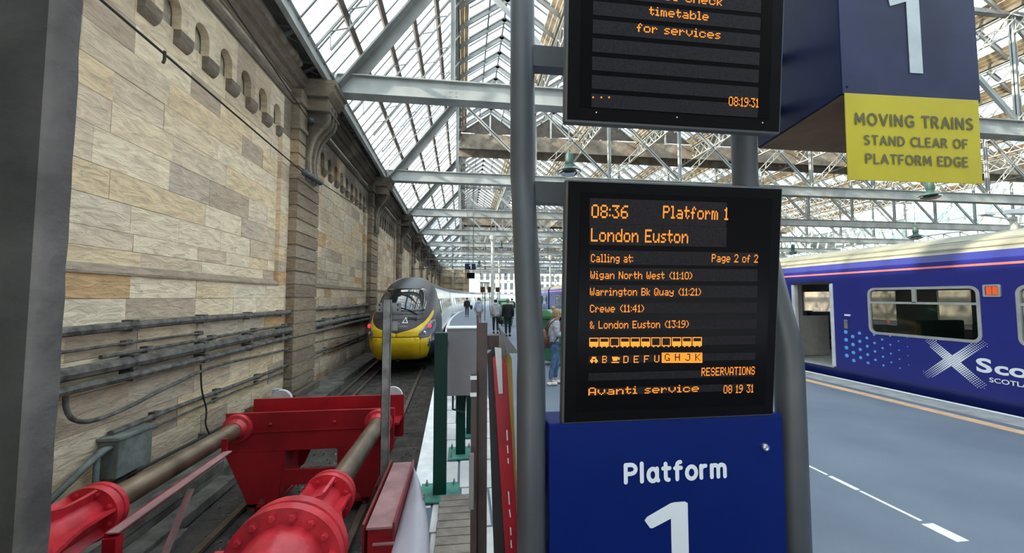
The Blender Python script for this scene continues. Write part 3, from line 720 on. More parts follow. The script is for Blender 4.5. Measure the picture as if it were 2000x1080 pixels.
# far end: cross wall at the left, pale buildings and gantries in daylight
m = MB(); m.bb(-9, 1.2, 80, 81, -1.1, 7.4); 
for x in (-4.5,-2.2,.1): m.bb(x-.2,x+.2,79.7,80,-1,7.4)
for z in (1,2.2,3.4,4.6,5.8,7.2): m.bb(-9,1.2,79.8,80,z,z+.12)
m.build('wall_end', mat('end_sandstone', (.40,.32,.22), .9, var=.3, scale=.5), kind='structure')
bd = mat('pale_building', (.55,.52,.42), .8, var=.2, scale=.3); bw = mat('building_window', (.10,.12,.13), .2, var=.1)
for (x, y, ww, hh, lab) in ((12,128,14,13,'pale yellow building beyond the end of the platforms'),(34,140,20,10,'wide pale building beyond the far end, right of the yellow one')):
    t = empty('building', (x, y, -1), lab, 'building'); MB().bb(x-ww/2,x+ww/2,y,y+8,-1,hh).build('walls', bd, t)
    for i in range(int(ww/2)):
        for j in range(3):
            wx = x-ww/2+1+i*2; MB().bb(wx-.5,wx+.5,y-.05,y+.1,1+j*3.2,3.2+j*3.2).build('window', bw, t)

# columns, gantries, lamps, hanging signs
def column(px, y, lab, r=.16):
    p = at(px, 580, y=y); t = empty('roof_column', (p.x, y, 0), lab, 'column', 'roof columns')
    MB().lathe([(0,r*1.8),(.25,r*1.8),(.3,r),(6.6,r*.9),(6.9,r*1.2),(7.1,r*1.8),(7.36,r*1.8)],(p.x,y,0),(0,0,1),14).build('shaft', M['steel_w'], t, smooth='auto')
column(962, 35.3, 'pale roof column standing behind the walking people')
column(1075, 51.5, 'pale roof column seen between the grey pole and the screen', .14)
column(975, 59.6, 'far pale roof column at the bend of the platform', .14)
def gantry(y, x0, x1, z, lab):
    t = empty('wire_gantry', ((x0+x1)/2, y, z), lab, 'gantry', 'overhead line gantries')
    m = MB(); m.beam((x0,y,z),(x1,y,z),.06,.06); m.beam((x0,y,z+.9),(x1,y,z+.9),.05,.05)
    for i in range(int((x1-x0)/3)+1):
        x = x0+i*3; m.beam((x,y,z-.6),(x,y,z+1.4),.05,.05)
    m.build('frame', M['steel_d'], t)
    for i in range(int((x1-x0)/3)+1): MB().lathe([(0,.03),(.05,.09),(.1,.04),(.15,.09),(.2,.04),(.25,.09),(.3,.03)],(x0+i*3,y,z-.9),(0,0,1),8).build('insulator', M['insul'], t)
for i, y in enumerate((36,46,57,70,86)): gantry(y, -4, 34, 5.2, 'thin dark overhead line gantry, %s along the tracks' % ordn[i])
t = empty('contact_wire', (-2.2, 30, 4.4), 'dark contact and catenary wires above the yellow-nosed train', 'wire')
for dz in (0, .9):
    pts = [(ctr(y), y, 3.9+dz-.1*math.sin(y*.3)*(dz>0)) for y in range(24, 104, 4)]; MB().tube(pts, .015, 5).build('wire', M['cable'], t)
t = empty('wire_bracket', wz(27, 5, .2), 'slanting wire support arm reaching out from the wall past the second bracket', 'bracket arm')
MB().tube([wz(34,4.1,.1),(-1.3,34,4.3)], .03, 6).build('arm', M['cable'], t); MB().tube([wz(34,5.3,.1),(-1.6,34,4.2)], .025, 6).build('stay', M['cable'], t)
p0, p1 = at(908,515,y=19.35), at(929,527,y=19.35)
t = empty('platform_sign', ((p0.x+p1.x)/2, 19.35, p1.z), 'small navy hanging sign with white 1 above the far platform', 'sign')
MB().bb(p0.x,p1.x,19.3,19.4,p1.z,p0.z).build('panel', M['navy'], t)
for x in (p0.x+.1, p1.x-.1): MB().bb(x-.012,x+.012,19.34,19.36,p0.z-.02,7.4).build('hanger_rod', M['steel_d'], t)
ONE = [(.62,0),(.62,1),(.36,1),(.0,.74),(.12,.56),(.38,.72),(.38,0)]
MB().prism([(a*.22,b*.24) for a,b in ONE],(0,-.01,0),(p0.x+.2,19.3,p1.z+.04)).build('numeral', M['white'], t)
p0, p1 = at(912,533,y=19.35), at(927,544,y=19.35)
t = empty('departure_board', (p0.x,19.35,p1.z), 'small dark display hanging under the far number 1 sign', 'display'); MB().bb(p0.x,p1.x,19.22,19.5,p1.z,p0.z).build('casing', M['black'], t)
for x in (p0.x+.08, p1.x-.08): MB().bb(x-.012,x+.012,19.45,19.47,p0.z-.02,7.4).build('hanger_rod', M['steel_d'], t)
def lamp(px, py, y, h, lab, zt=7.4):
    p = at(px, py, y=y); t = empty('hanging_lamp', p, lab, 'lamp', 'bell-shaped hanging lamps')
    MB().lathe([(h*.18,h*.42),(h*.25,h*.34),(h*.33,h*.16),(h*.42,h*.13),(h*.5,h*.16),(h*.8,h*.13),(h*.86,h*.05),(h*.95,h*.04)], p, (0,0,1), 16).build('lamp_body', M['lampgreen'], t, smooth='auto')
    MB().lathe([(h*.18,h*.40),(h*.08,h*.34),(0,h*.15),(-.0,.01)], p, (0,0,1), 16).build('lamp_glass', glass('lamp_glass',(.85,.9,.85)), t, smooth=True)
    MB().tube([p+Vector((0,0,h*.9)), (p.x,p.y,zt)], .015, 6).build('rod', M['steel_d'], t)
lamp(1112,345,11,.85,'green bell lamp hanging left of the lower screen top edge')
lamp(1818,390,11,.75,'glass-bottomed bell lamp hanging below the yellow sign')
lamp(1789,468,19.25,.9,'dark bell lamp hanging over the roof of the blue train')
lamp(1549,497,27.3,.9,'far bell lamp just right of the lower screen')
lamp(979,487,27.3,.7,'small bell lamp above the walking people')
lamp(936,522,35.45,.7,'tiny bell lamp above the platform bend')
for (px, py, y, lab) in ((1980,440,13,'white twin security camera on a post above the train roof'),):
    p = at(px, py, y=y); t = empty('security_camera', (p.x,y,2.9), lab, 'camera')
    MB().tube([(p.x,y,2.8),(p.x,y,p.z+.35)], .11, 12).build('post', M['steel_w'], t, smooth='auto'); MB().box((p.x-.15,y-.2,p.z+.5),(.9,.3,.18)).build('housing', M['white'], t, bevel=.02); MB().box((p.x-1.5,y-.1,p.z+.42),(.7,.25,.14),rz=.15).build('housing', M['white'], t, bevel=.02); MB().tube([(p.x-1.5,y-.1,p.z+.34),(p.x,y-.1,p.z+.2)],.03,6).build('arm', M['steel_w'], t)
m = MB()
for k in range(30):
    a = random.random()*6.3; b = Vector((-3.93+random.uniform(-.1,.1), 10.45+random.uniform(-.12,.12), 7.86)); m.tube([b, b+Vector((math.cos(a)*.08,math.sin(a)*.08,.06)), b+Vector((math.cos(a)*.16,math.sin(a)*.16,random.uniform(-.1,.12)))], [.012,.02,.004], 4)
tag(m.build('weeds', M['moss']), 'small green weeds sprouting on the first stone bracket', 'weeds', kind='stuff')

# ================================================================ TEXT
def text(s, o, U, V, height, width, matr, parent, name='lettering', bold=0, ext=.003, N_=None, shear=0):
    cu = bpy.data.curves.new('t', 'FONT'); cu.body = s; cu.size = 1; cu.offset = bold; cu.resolution_u = 4
    ob = bpy.data.objects.new('t', cu); COL.objects.link(ob); bpy.context.view_layer.update()
    me = bpy.data.meshes.new_from_object(ob.evaluated_get(bpy.context.evaluated_depsgraph_get()))
    vs = [v.co.copy() for v in me.vertices]; fs = [tuple(p.vertices) for p in me.polygons]
    bpy.data.objects.remove(ob); bpy.data.curves.remove(cu); bpy.data.meshes.remove(me)
    x0 = min(v.x for v in vs); x1 = max(v.x for v in vs); cap = .729
    sy = height/cap; sx = (width/(x1-x0)) if width else sy
    U, V = Vector(U).normalized(), Vector(V).normalized(); Nn = Vector(N_) if N_ else U.cross(V)
    mb = MB(); mb.add([Vector(o)+U*((v.x-x0)*sx)+V*(v.y*sy)+Nn*ext for v in vs], fs)
    return mb.build(name, matr, parent)
#PART3
def arc(cx, cy, rx, ry, a0, a1, n=10): return [(cx+rx*math.cos(math.radians(a0+(a1-a0)*i/n)), cy+ry*math.sin(math.radians(a0+(a1-a0)*i/n))) for i in range(n+1)]
SG = {'P':(.62,[[(0,0),(0,1),(.28,1)]+arc(.28,.74,.27,.26,90,-90)+[(0,.48)]]), 'l':(.10,[[(0,0),(0,1.04)]]), 'a':(.56,[arc(.24,.34,.24,.36,20,340,18),[(.48,.70),(.48,.12),(.54,.0)]]),
 't':(.40,[[(.14,.95),(.14,.16)]+arc(.28,.14,.14,.14,180,280,5),[(.0,.68),(.36,.68)]]), 'f':(.40,[[(.12,0),(.12,.84)]+arc(.28,.84,.16,.17,180,80,5),[(0,.66),(.34,.66)]]), 'o':(.56,[arc(.27,.34,.27,.36,0,360,20)]),
 'r':(.34,[[(0,0),(0,.70)],[(0,.48)]+arc(.22,.48,.21,.22,170,80,5)]), 'm':(.86,[[(0,0),(0,.70)],[(0,.46)]+arc(.19,.50,.19,.2,150,0,7)+[(.38,0)],[(.38,.46)]+arc(.58,.50,.19,.2,150,0,7)+[(.77,0)]]),
 'M':(.86,[[(0,0),(.06,1),(.40,.25),(.74,1),(.80,0)]]), 'O':(.84,[arc(.39,.5,.39,.5,0,360,22)]), 'V':(.74,[[(0,1),(.34,0),(.68,1)]]), 'I':(.10,[[(0,0),(0,1)]]), 'N':(.74,[[(0,0),(0,1),(.64,0),(.64,1)]]),
 'G':(.76,[arc(.42,.5,.42,.5,50,300,16)+[(.68,.10),(.68,.45),(.46,.45)]]), 'T':(.66,[[(.32,0),(.32,1)],[(0,1),(.64,1)]]), 'R':(.64,[[(0,0),(0,1),(.26,1)]+arc(.26,.76,.25,.24,90,-90)+[(0,.52)],[(.28,.52),(.56,0)]]),
 'A':(.76,[[(0,0),(.36,1),(.72,0)],[(.13,.34),(.59,.34)]]), 'S':(.56,[arc(.27,.75,.25,.25,40,200,8)+[(.10,.60),(.42,.42)]+arc(.24,.25,.27,.25,20,-140,8)]), 'D':(.74,[[(0,0),(0,1),(.24,1)]+arc(.24,.5,.44,.5,90,-90,14)+[(0,0)]]),
 'C':(.66,[arc(.42,.5,.42,.5,50,310,16)]), 'L':(.50,[[(0,1),(0,0),(.46,0)]]), 'E':(.54,[[(.48,1),(0,1),(0,0),(.48,0)],[(0,.52),(.42,.52)]]), 'F':(.50,[[(0,0),(0,1),(.46,1)],[(0,.50),(.40,.50)]]), ' ':(.22,[])}
def stroke_text(s, o, U, V, Nn, height, width, th, gap, matr, parent, name='lettering'):
    U, V, Nn, o = Vector(U).normalized(), Vector(V).normalized(), Vector(Nn), Vector(o); x = 0; P = []
    for ch in s:
        w_, st = SG[ch]; P += [[(x+a, b) for a, b in q] for q in st]; x += w_+gap
    W_ = x-gap; sx = (width-th*height)/W_; sy = height*(1-th); r = th*height/2; k_ = 0; m = MB()
    for q in P:
        for i, (a, b) in enumerate(q):
            c = o+U*(r+a*sx)+V*(r+b*sy); e = Nn*(.003+4e-5*(k_ % 23)); k_ += 1; e2 = Nn*(.003+4e-5*(k_ % 23)); k_ += 1
            m.add([c+e+U*(r*math.cos(t*math.pi/5))+V*(r*math.sin(t*math.pi/5)) for t in range(10)], [tuple(range(10))])
            if i+1 < len(q):
                c2 = o+U*(r+q[i+1][0]*sx)+V*(r+q[i+1][1]*sy); d = (c2-c)
                if d.length > 1e-6: n_ = d.normalized().cross(Nn)*r; m.add([c+e2-n_, c+e2+n_, c2+e2+n_, c2+e2-n_], [(0,1,2,3)])
    return m.build(name, matr, parent)

# ================================================================ SIGN TOTEM
t = empty('sign_stand', (1.0, 2.0, 0), 'grey tubular steel frame of two bent poles carrying the departure screens', 'frame')
for x0, x1 in ((.325,.328),(1.69,1.715)):
    pts = [(x0,2.1,4.6),(x0,2.1,2.44),(x0,2.098,2.38)] + [(x0+(x1-x0)*f, 2.1-.24*f, 2.38-.95*f) for f in (.1,.3,.5,.7,.9)] + [(x1,1.86,1.40),(x1,1.86,1.3),(x1,1.86,.01)]
    MB().tube(pts, [.070]*3+[.067]*5+[.067]+[.070]*2, 24).build('pole', M['pole'], t, smooth='auto')
    MB().bb(x1-.12,x1+.12,1.74,1.98,0,.015).build('base_plate', M['pole'], t)
a = at(1050,358,y=2.1); b = at(1050,398,y=2.1)
for z0, z1 in ((b.z,a.z),(3.0,3.12),(.7,.8)): MB().bb(.32,1.7,2.06,2.14,z0,z1).build('crossbar', M['pole'], t)
# blue platform panel
blu = empty('information_sign', (1.0, 1.8, .02), 'large royal blue panel reading Platform 1 below the lower screen', 'sign')
m = MB(); m.bb(.400,1.618,1.80,2.0,.05,1.105); m.build('panel', M['blue'], blu, bevel=.012)
MB().bb(.43,1.59,1.84,1.98,.0,.05).build('plinth', M['black'], blu)
a = at(1218,946,y=1.799); b = at(1422,938,y=1.799)
stroke_text('Platform', (a.x,1.799,a.z), (1,0,0), (0,0,1), (0,-1,0), .100, b.x-a.x, .20, .27, M['white'], blu)
ONEP = [(.0,.70),(.04,.76),(.40,.985),(.46,1.0),(.62,1.0),(.66,.97),(.66,-.9),(.40,-.9),(.40,.70),(.12,.545),(.08,.55)]
a = at(1258,985,y=1.799); MB().prism([(p*.335, q*.245) for p, q in ONEP], (0,-.003,0), (a.x,1.799,a.z-.245)).build('numeral', M['white'], blu)
a = at(1492,872,y=1.8); MB().lathe([(0,.021),(.01,.021),(.018,.016),(.020,.009),(.016,.006)], (a.x,1.80,a.z), (0,-1,0), 16).build('lock', M['chrome'], blu, smooth='auto')

GL = {' ':'0000','&':'3649562050','(':'001C2241','):':'','.':'0060','0':'3E4141413E','1':'427F40','2':'4261514946','3':'2141454B31','4':'1814127F10','6':'3C4A494931','8':'3649494936','9':'464949291E',
'A':'7E1111117E','B':'7F49494936','C':'3E41414122','D':'7F4141413E','E':'7F49494941','F':'7F09090901','G':'3E41415172','H':'7F0808087F','J':'204041413F','K':'7F08142241','L':'7F40404040','N':'7F0608307F','I':'417F41','O':'3E4141413E','P':'7F09090906','Q':'3E4151215E','R':'7F09192946','S':'2649494932','T':'01017F0101','U':'3F4040403F','V':'1F2040201F','W':'3F4038403F',
'a':'2054545478','b':'7F48444438','c':'3844444428','d':'384444487F','e':'3854545418','f':'087E0902','g':'18A4A4A47C','h':'7F08040478','i':'447D40','k':'7F102844','l':'417F40','m':'7C04780478','n':'7C08040478','o':'3844444438','p':'FC24242418','r':'7C080408','s':'48545424','t':'043F4424','u':'3C4040207C','v':'1C2040201C','w':'3C4030403C','y':'4C9090907C',':':'2400'}
GL[')'] = '41221C'; GL[':'] = '24'
def glyphcols(s):
    c = []
    for ch in s:
        h = GL[ch]; c += [int(h[i:i+2], 16) for i in range(0, len(h), 2)] + [0]
        if ch == ' ': c.append(0)
    return c[:-1]
class Screen:
    def __init__(s, label, BL, tilt, W_, H_, D=.05, yaw=0):
        s.o = Vector(BL); s.U = Vector((math.cos(yaw), math.sin(yaw), 0)); s.V = Vector((0,-math.sin(tilt),math.cos(tilt))); s.N = s.U.cross(s.V); s.W, s.H = W_, H_
        s.t = empty('departure_board', s.o, label, 'display')
        m = MB(); m.prism([(0,0),(W_,0),(W_,H_),(0,H_)], -s.N*D, s.o, s.U, s.V); m.build('casing', M['casing'], s.t, bevel=.012)
        m = MB(); m.prism([(.012,.012),(W_-.012,.012),(W_-.012,H_-.012),(.012,H_-.012)], s.N*.003, s.o, s.U, s.V); m.build('front_frame', M['black'], s.t)
    def uv(s, px, py):
        d = ray(px, py); k = (s.o-EYE).dot(s.N)/d.dot(s.N); p = EYE+d*k-s.o; return p.dot(s.U), p.dot(s.V)
    def rect(s, a, b, name, mt, n0, n1):
        m = MB(); m.prism([(a[0],a[1]),(b[0],a[1]),(b[0],b[1]),(a[0],b[1])], s.N*(n1-n0), s.o+s.N*n0, s.U, s.V); return m.build(name, mt, s.t)
    def led(s, txt, pl, pr, cap, rep=2, dbl=False, hollow=None):     # px of lower-left and lower-right of the baseline, cap height in px
        u0, v0 = s.uv(*pl); u1, v1 = s.uv(*pr); h = s.uv(pl[0], pl[1]-cap)[1]-v0
        v0 = (v0+v1)/2 if abs(v0-v1) < .03 else v0
        c = glyphcols(txt); du = (u1-u0)/len(c); dv = h/7; m = MB(); sub = rep; ks = 2 if du > .006 else 1
        for i, b in enumerate(c):
            for r in range(8):
                if b >> r & 1:
                    for q in range(sub):
                        for k in range(ks):
                            x = u0+(i+(k+.06)/ks)*du; y = v0+(6-r)*dv+dv*(q+.06)/sub; w_, h_ = du/ks*.90, dv/sub*.84
                            m.quad(*[s.o+s.U*a+s.V*b_+s.N*.0075 for a, b_ in ((x,y),(x+w_,y),(x+w_,y+h_),(x,y+h_))])
        return m.build('text_line', M['led'], s.t)
    def icons(s, polys, name='icon_row'):
        m = MB()
        for q in polys:
            P = [s.uv(*p) for p in q]; m.add([s.o+s.U*a+s.V*b+s.N*.0075 for a, b in P], [tuple(range(len(P)))[::-1]])
        return m.build(name, M['led'], s.t)
ti = math.radians(5.5)
lo = Screen('lower amber departure board listing the 08:36 to London Euston', (.462,1.80,1.098), ti, 1.105, 1.150)
lo.rect((.07,.06),(1.045,1.09),'display_window',M['face'],.003,.005)
def lstrip(S_, l, r, top, bot):
    a = S_.uv(l, bot); b = S_.uv(r, top); S_.rect(a, b, 'led_module', M['strip'], .005, .0065)
for l, r, a, b in ((1150,1418,396,437),(1150,1418,444,478),(1150,1478,494,516),(1150,1478,526,548),(1150,1478,558,581),(1150,1476,591,612),(1150,1476,623,645),(1148,1474,655,677),(1148,1474,688,709),(1148,1472,720,743),(1148,1470,748,772)): lstrip(lo, l, r, a, b)
for s_, l, r, cap in (('08:36',(1154,426),(1225,427),26),('Platform 1',(1293,427),(1420,430),25),('London Euston',(1153,473),(1342,474),26),
    ('Calling at:',(1153,512),(1235,513),16),('Page 2 of 2',(1388,512),(1478,513),16),('Wigan North West (11:10)',(1152,545),(1350,545),15),
    ('Warrington Bk Quay (11:21)',(1151,577),(1367,577),15),('Crewe (11:41)',(1151,609),(1256,610),15),('& London Euston (13:19)',(1151,641),(1343,640),15),
    ('RESERVATIONS',(1368,733),(1472,731),16),('Avanti service',(1148,769),(1363,766),15),('08 19 31',(1411,767),(1469,766),16)):
    lo.led(s_, l, r, cap, rep=2 if cap < 20 else 3)
lo.led('B', (1175,708), (1184,708), 14); lo.led('D E F U', (1216,708), (1286,707), 14)
P = []
for i in range(11):       # carriage pictograms
    l = 1150+i*20.1; r = l+18; tp, bt, md = 659-i*.12, 676-i*.12, 667-i*.1
    P += [[(l,tp),(r,tp),(r,tp+1.6),(l,tp+1.6)],[(l,tp),(l+1.5,tp),(l+1.5,bt),(l,bt)],[(r-1.5,tp),(r,tp),(r,bt),(r-1.5,bt)],[(l,bt-1.6),(r,bt-1.6),(r,bt),(l,bt)],[(l+3,bt),(l+6,bt),(l+6,bt+2),(l+3,bt+2)],[(r-6,bt),(r-3,bt),(r-3,bt+2),(r-6,bt+2)]]
    if i not in (2,6,7): P += [[(l,md),(r,md),(r,bt),(l,bt)]]
lo.icons(P)
cx, cy = 1159, 702      # bicycle-like first symbol and cup symbol
P = [[(cx-8+dx,704),(cx-4+dx,699),(cx+0+dx,704),(cx-4+dx,709)] for dx in (0,8)] + [[(cx-4,696),(cx+4,696),(cx+4,700),(cx-4,700)]]
P += [[(1194,696),(1206,696),(1204,704),(1196,704)],[(1206,697),(1209,697),(1209,702),(1206,702)],[(1193,706),(1208,706),(1208,708),(1193,708)]]
lo.icons(P)
# solid amber block with dark letters G H J K
L0, R0, T0, B0 = 1291, 1370, 688, 708; W2 = 40; c = [0]*W2; m = MB()
for k_, ch_ in enumerate('GHJK'):
    for q_, b_ in enumerate(glyphcols(ch_)): c[3+10*k_+q_-2] = b_
for i in range(W2):
    for r in range(10):
        j, q = i-2, r-1
        if 0 <= j < len(c) and 0 <= q < 7 and (c[j] >> q & 1): continue
        x0_, x1_ = L0+(R0-L0)*i/W2, L0+(R0-L0)*(i+.92)/W2; y0_, y1_ = T0+(B0-T0)*r/10, T0+(B0-T0)*(r+.9)/10
        Q = [lo.uv(x0_,y1_), lo.uv(x1_,y1_), lo.uv(x1_,y0_), lo.uv(x0_,y0_)]; m.add([lo.o+lo.U*a+lo.V*b+lo.N*.0075 for a, b in Q], [(0,1,2,3)])
m.build('text_line', M['led'], lo.t)
up = Screen('upper departure board, mostly blank, with time and timetable notice', (.458,1.69,2.508), math.radians(5), 1.105, 1.15)
up.rect((.07,.07),(1.035,1.09),'display_window',M['face'],.003,.005)
for k in range(8):
    b0 = 208-k*36; a = up.uv(1154, b0+2); b = up.uv(1480, b0-23+2); up.rect((.125,a[1]),(.97,a[1]+.062),'led_module',M['strip'],.005,.0065)
up.led('timetable', (1266,36), (1382,38), 17); up.led('for services', (1242,68), (1405,74), 17); up.led('please check', (1240,2), (1408,8), 17)
up.led('08:19:31', (1421,208), (1479,211), 18, rep=2)
up.icons([[(x,190),(x+3,190),(x+3,193),(x,193)] for x in (1156,1172,1187)])
for (u, v) in ((.15,.05),(.55,.05),(1.0,.05)): p = up.o+up.U*u+up.V*v; MB().ball(p+up.N*.004,(.004,.003,.004),8,5).build('screw', M['chrome'], up.t)
for s_ in (lo, up):      # mounting arms to the frame
    for u in (.2,.9):
        p = s_.o+s_.U*u+s_.V*(1.09 if s_ is lo else .55)-s_.N*.04; MB().beam(p,(p.x,2.08,p.z),.05,.05).build('mounting_arm', M['pole'], s_.t)
# blue box sign with 1 and the yellow warning plate
bx = empty('platform_box_sign', (2.4, 2.1, 2.78), 'navy box sign with a tall pale 1 above the yellow plate', 'sign')
pl = [(2.0,1.76),(2.845,1.735),(2.93,2.5),(2.12,2.5)]
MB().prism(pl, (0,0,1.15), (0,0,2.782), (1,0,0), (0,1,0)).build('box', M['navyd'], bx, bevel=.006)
MB().prism([(2.004,1.7598),(2.841,1.7350),(2.841,1.7345),(2.004,1.7593)], (0,0,1.14), (0,0,2.786), (1,0,0), (0,1,0)).build('hazed_front', M['navy'], bx)  # thin sheet giving the box front its painted haze and reflection
MB().prism([(2.01,1.77),(2.835,1.745),(2.92,2.49),(2.13,2.49)], (0,0,.006), (0,0,2.777), (1,0,0), (0,1,0)).build('underside', M['ply'], bx)
fd = Vector((.845,-.025,0)).normalized(); fn = Vector((-.025,-.845,0)).normalized()
def bp(px, py):
    o = Vector((2.0,1.76,0)); d = ray(px, py); k = (o-EYE).dot(fn)/d.dot(fn); return EYE+d*k
a = bp(1776,143); b = bp(1801,145); c_ = bp(1768,0)
m = MB(); w_ = (b-a).dot(fd); m.prism([(0,0),(w_,0),(w_*.93,.62),(-.01,.62),(-.01,.47),(-.02,.47),(-.12,.44),(-.13,.50),(-.02,.62)], fn*.002, a+fn*.001, fd, (0,0,1)); 
m = MB(); g_ = bp(1737,13); g2 = bp(1768,4); m.prism([(0,0),(w_,0),(w_,.62),(-.02,.62),((g_-a).dot(fd)-.012,g_.z-a.z+.06),((g_-a).dot(fd),g_.z-a.z),(0,g2.z-a.z)], fn*.003, a+fn*.0022, fd, (0,0,1)); m.build('numeral', M['offwhite'], bx)
q = bp(1654,170); MB().ball(q,(.006,.006,.006),8,5).build('screw', M['black'], bx)
for z in (2.95,3.3): MB().beam((1.70,2.1,z),(2.1,2.3,z),.05,.05).build('mounting_arm', M['pole'], bx)
yp = empty('warning_plate', (2.4,1.72,2.3), 'yellow plate reading MOVING TRAINS STAND CLEAR OF PLATFORM EDGE', 'sign')
a0 = bp(1653,350); a1 = bp(1915,362); a2 = bp(1645,182)
o_ = Vector((a0.x,a0.y,2.315))+fn*.004; wd = (a1-a0).dot(fd)
MB().prism([(0,0),(wd,0),(wd+.008,.470),(.004,.470)], fn*.006, o_, fd, (0,0,1)).build('plate', M['yellow'], yp, bevel=.003)
for s_, l, r, cap in (('MOVING TRAINS',(1665,247),(1896,257),.070),('STAND CLEAR OF',(1683,287),(1885,292),.056),('PLATFORM EDGE',(1686,323),(1886,328),.058)):
    l_, r_ = bp(*l), bp(*r); stroke_text(s_, Vector((l_.x,l_.y,(l_.z+r_.z)/2))+fn*.0115, fd, (0,0,1), fn, cap, (r_-l_).dot(fd), .17, .30, M['letter_g'], yp)

# ================================================================ BUFFER STOP
bu = empty('buffer_stop', (-1.87, 4.6, -1.05), 'red hydraulic buffer stop with two steel rams and a wide crossbeam', 'buffer stop')
ZR = .10; CX = (-1.06, -2.72); YF = 3.4
def cyl_body(x):
    m = MB(); m.lathe([(0,.095),(.02,.095),(2.2,.095)], (x,5.15,ZR), (0,-1,0), 28); m.build('ram', M['ram'], bu, smooth='auto')
    b = MB(); b.lathe([(0,.16),(.03,.198),(.07,.202),(.075,.194),(.09,.194),(.095,.202),(.14,.202),(.145,.125),(.40,.13),(.52,.155),(.63,.20),(.70,.25),(.72,.335),(.79,.34),(.795,.327),(.81,.327),(.815,.34),(.88,.34),(.88,.245),(.96,.235),(1.06,.205),(1.14,.17),(1.18,.15),(2.2,.15)], (x,YF,ZR), (0,-1,0), 40)
    cyl = b.build('cylinder', M['red2'], bu, smooth='auto')
    for k in range(6):     # ribs between the two flanges
        a = 2*math.pi*(k+.2)/6; d = Vector((math.cos(a),0,math.sin(a)))
        m = MB(); s = Vector((-d.z,0,d.x))*.011
        pr = [(.14,.12),(.14,.195),(.24,.19),(.38,.195),(.50,.235),(.62,.29),(.72,.33),(.72,.2),(.45,.12)]
        m.prism(pr, s*2, Vector((x,YF,ZR))-s, (0,-1,0), d); m.build('rib', M['red2'], cyl)
    for n, R_, y, rr, hh in ((16,.291,YF-.88,.023,.024),(8,.163,YF-.14,.016,.016)):
        for k in range(n):
            a = 2*math.pi*(k+.5)/n; p = Vector((x+R_*math.cos(a), y, ZR+R_*math.sin(a)))
            m = MB(); m._lathe([(0,rr*1.25),(.006,rr*1.25),(.0061,rr),(hh,rr),(hh+.003,rr*.7)], p, Vector((0,-1,0)), 6); m.build('bolt', M['red2'], cyl)
    m = MB(); m._lathe([(0,.17),(.02,.175),(.05,.165),(.06,.13),(.09,.115),(.12,.102)], Vector((x,5.17,ZR)), Vector((0,-1,0)), 28); m.build('collar', M['red2'], bu, smooth='auto')
    m = MB(); m.bb(x-.35,x+.35,1.9,2.3,-1.04,-.9); m.bb(x-.05,x+.05,1.95,2.25,-.9,ZR-.14); m.bb(x-.2,x+.2,1.95,2.0,-.9,ZR-.12); m.build('pedestal', M['red'], bu)
    m = MB(); m.lathe([(0,.05),(.06,.05)], (x-.38,2.56,ZR-.0), (1,0,0), 10); m.bb(x-.42,x-.33,2.52,2.62,ZR-.06,ZR+.06); m.build('lifting_lug', M['red2'], cyl)
for x in CX: cyl_body(x)
# crossbeam: two plates with flanges, tapering legs, tie, claws
m = MB(); m.bb(-2.87,-.87,5.17,5.20,-.20,.275); m.build('front_plate', M['red'], bu, bevel=.006)
m = MB(); m.bb(-2.72,-.80,5.50,5.53,-.20,.36); m.build('rear_plate', M['red'], bu)
m = MB(); m.bb(-2.87,-.82,5.20,5.53,.05,.08); m.bb(-2.86,-.88,5.16,5.17,.035,.045); m.build('web', M['red'], bu)
for s, x in ((-1,-2.87),(1,-.87)):
    o = x; d = 1 if s < 0 else -1
    m = MB(); m.prism([(o,-.20),(o+d*.68,-.20),(o+d*.64,-.68),(o+d*.60,-.86),(o+d*.50,-.93),(o+d*.47,-.76),(o+d*.42,-.76),(o+d*.36,-.90),(o+d*.28,-.84),(o+d*.24,-.72)], (0,.03,0), (0,5.17,0)); m.build('leg_plate', M['red'], bu)
    m = MB(); m.prism([(o+d*.3,-.20),(o+d*.9,-.20),(o+d*.75,-.55),(o+d*.3,-.85)], (0,.03,0), (0,5.62,0)); m.build('leg_plate', M['red'], bu)
    m = MB(); m.bb(o+d*.28,o+d*.62,5.17,5.85,-.86,-.82); m.bb(o+d*.66,o+d*.69,5.18,5.66,-.72,-.2); m.build('leg_foot', M['red'], bu)
m = MB(); m.bb(-2.3,-1.4,5.18,5.22,-.62,-.44); m.build('tie_plate', M['red'], bu)
for x in (-2.35,-1.6): MB()._lathe([(0,.022),(.02,.02),(.028,.01)], Vector((x,5.17,.13)), Vector((0,-1,0)), 10).build('rivet', M['red'], bu)
for x in CX: MB()._lathe([(0,.16),(.05,.17),(.09,.12)], Vector((x,5.53,.10)), Vector((0,1,0)), 24).build('buffer_head', M['ram'], bu, smooth='auto')
for x in (-2.5, -1.0): MB()._lathe([(0,.14),(.06,.14)], Vector((x,5.75,.27)), Vector((0,1,0)), 24).build('pale_disc', M['paver'], bu, smooth='auto')
# angle-iron rail beside the left ram
gr = empty('guide_rail', (-2.35, 3.2, -1.05), 'dark red angle-iron rail with a slanting brace beside the left ram', 'rail')
XR = -2.33
def gp(px, py): return at(px, py, x=XR)
a, b = gp(437,888), gp(205,1052)
MB().beam(a, b, .012, .07).build('upright_leg', M['red'], gr); MB().beam(a+Vector((.035,0,.03)), b+Vector((.035,0,.03)), .08, .01).build('flat_leg', M['pinkd'], gr)
MB().bb(XR-.02,XR+.03,a.y-.01,a.y+.01,a.z-.02,gp(430,866).z+.02).build('end_stop', M['red'], gr)
MB().bb(XR-.01,XR+.07,b.y-.01,b.y+.05,-1.04,b.z).build('post', M['red'], gr)
c_ = gp(365,955); MB().beam((XR+.03,c_.y,c_.z),(XR+.03,c_.y-.75,-1.0),.05,.012).build('brace', M['pinkd'], gr)
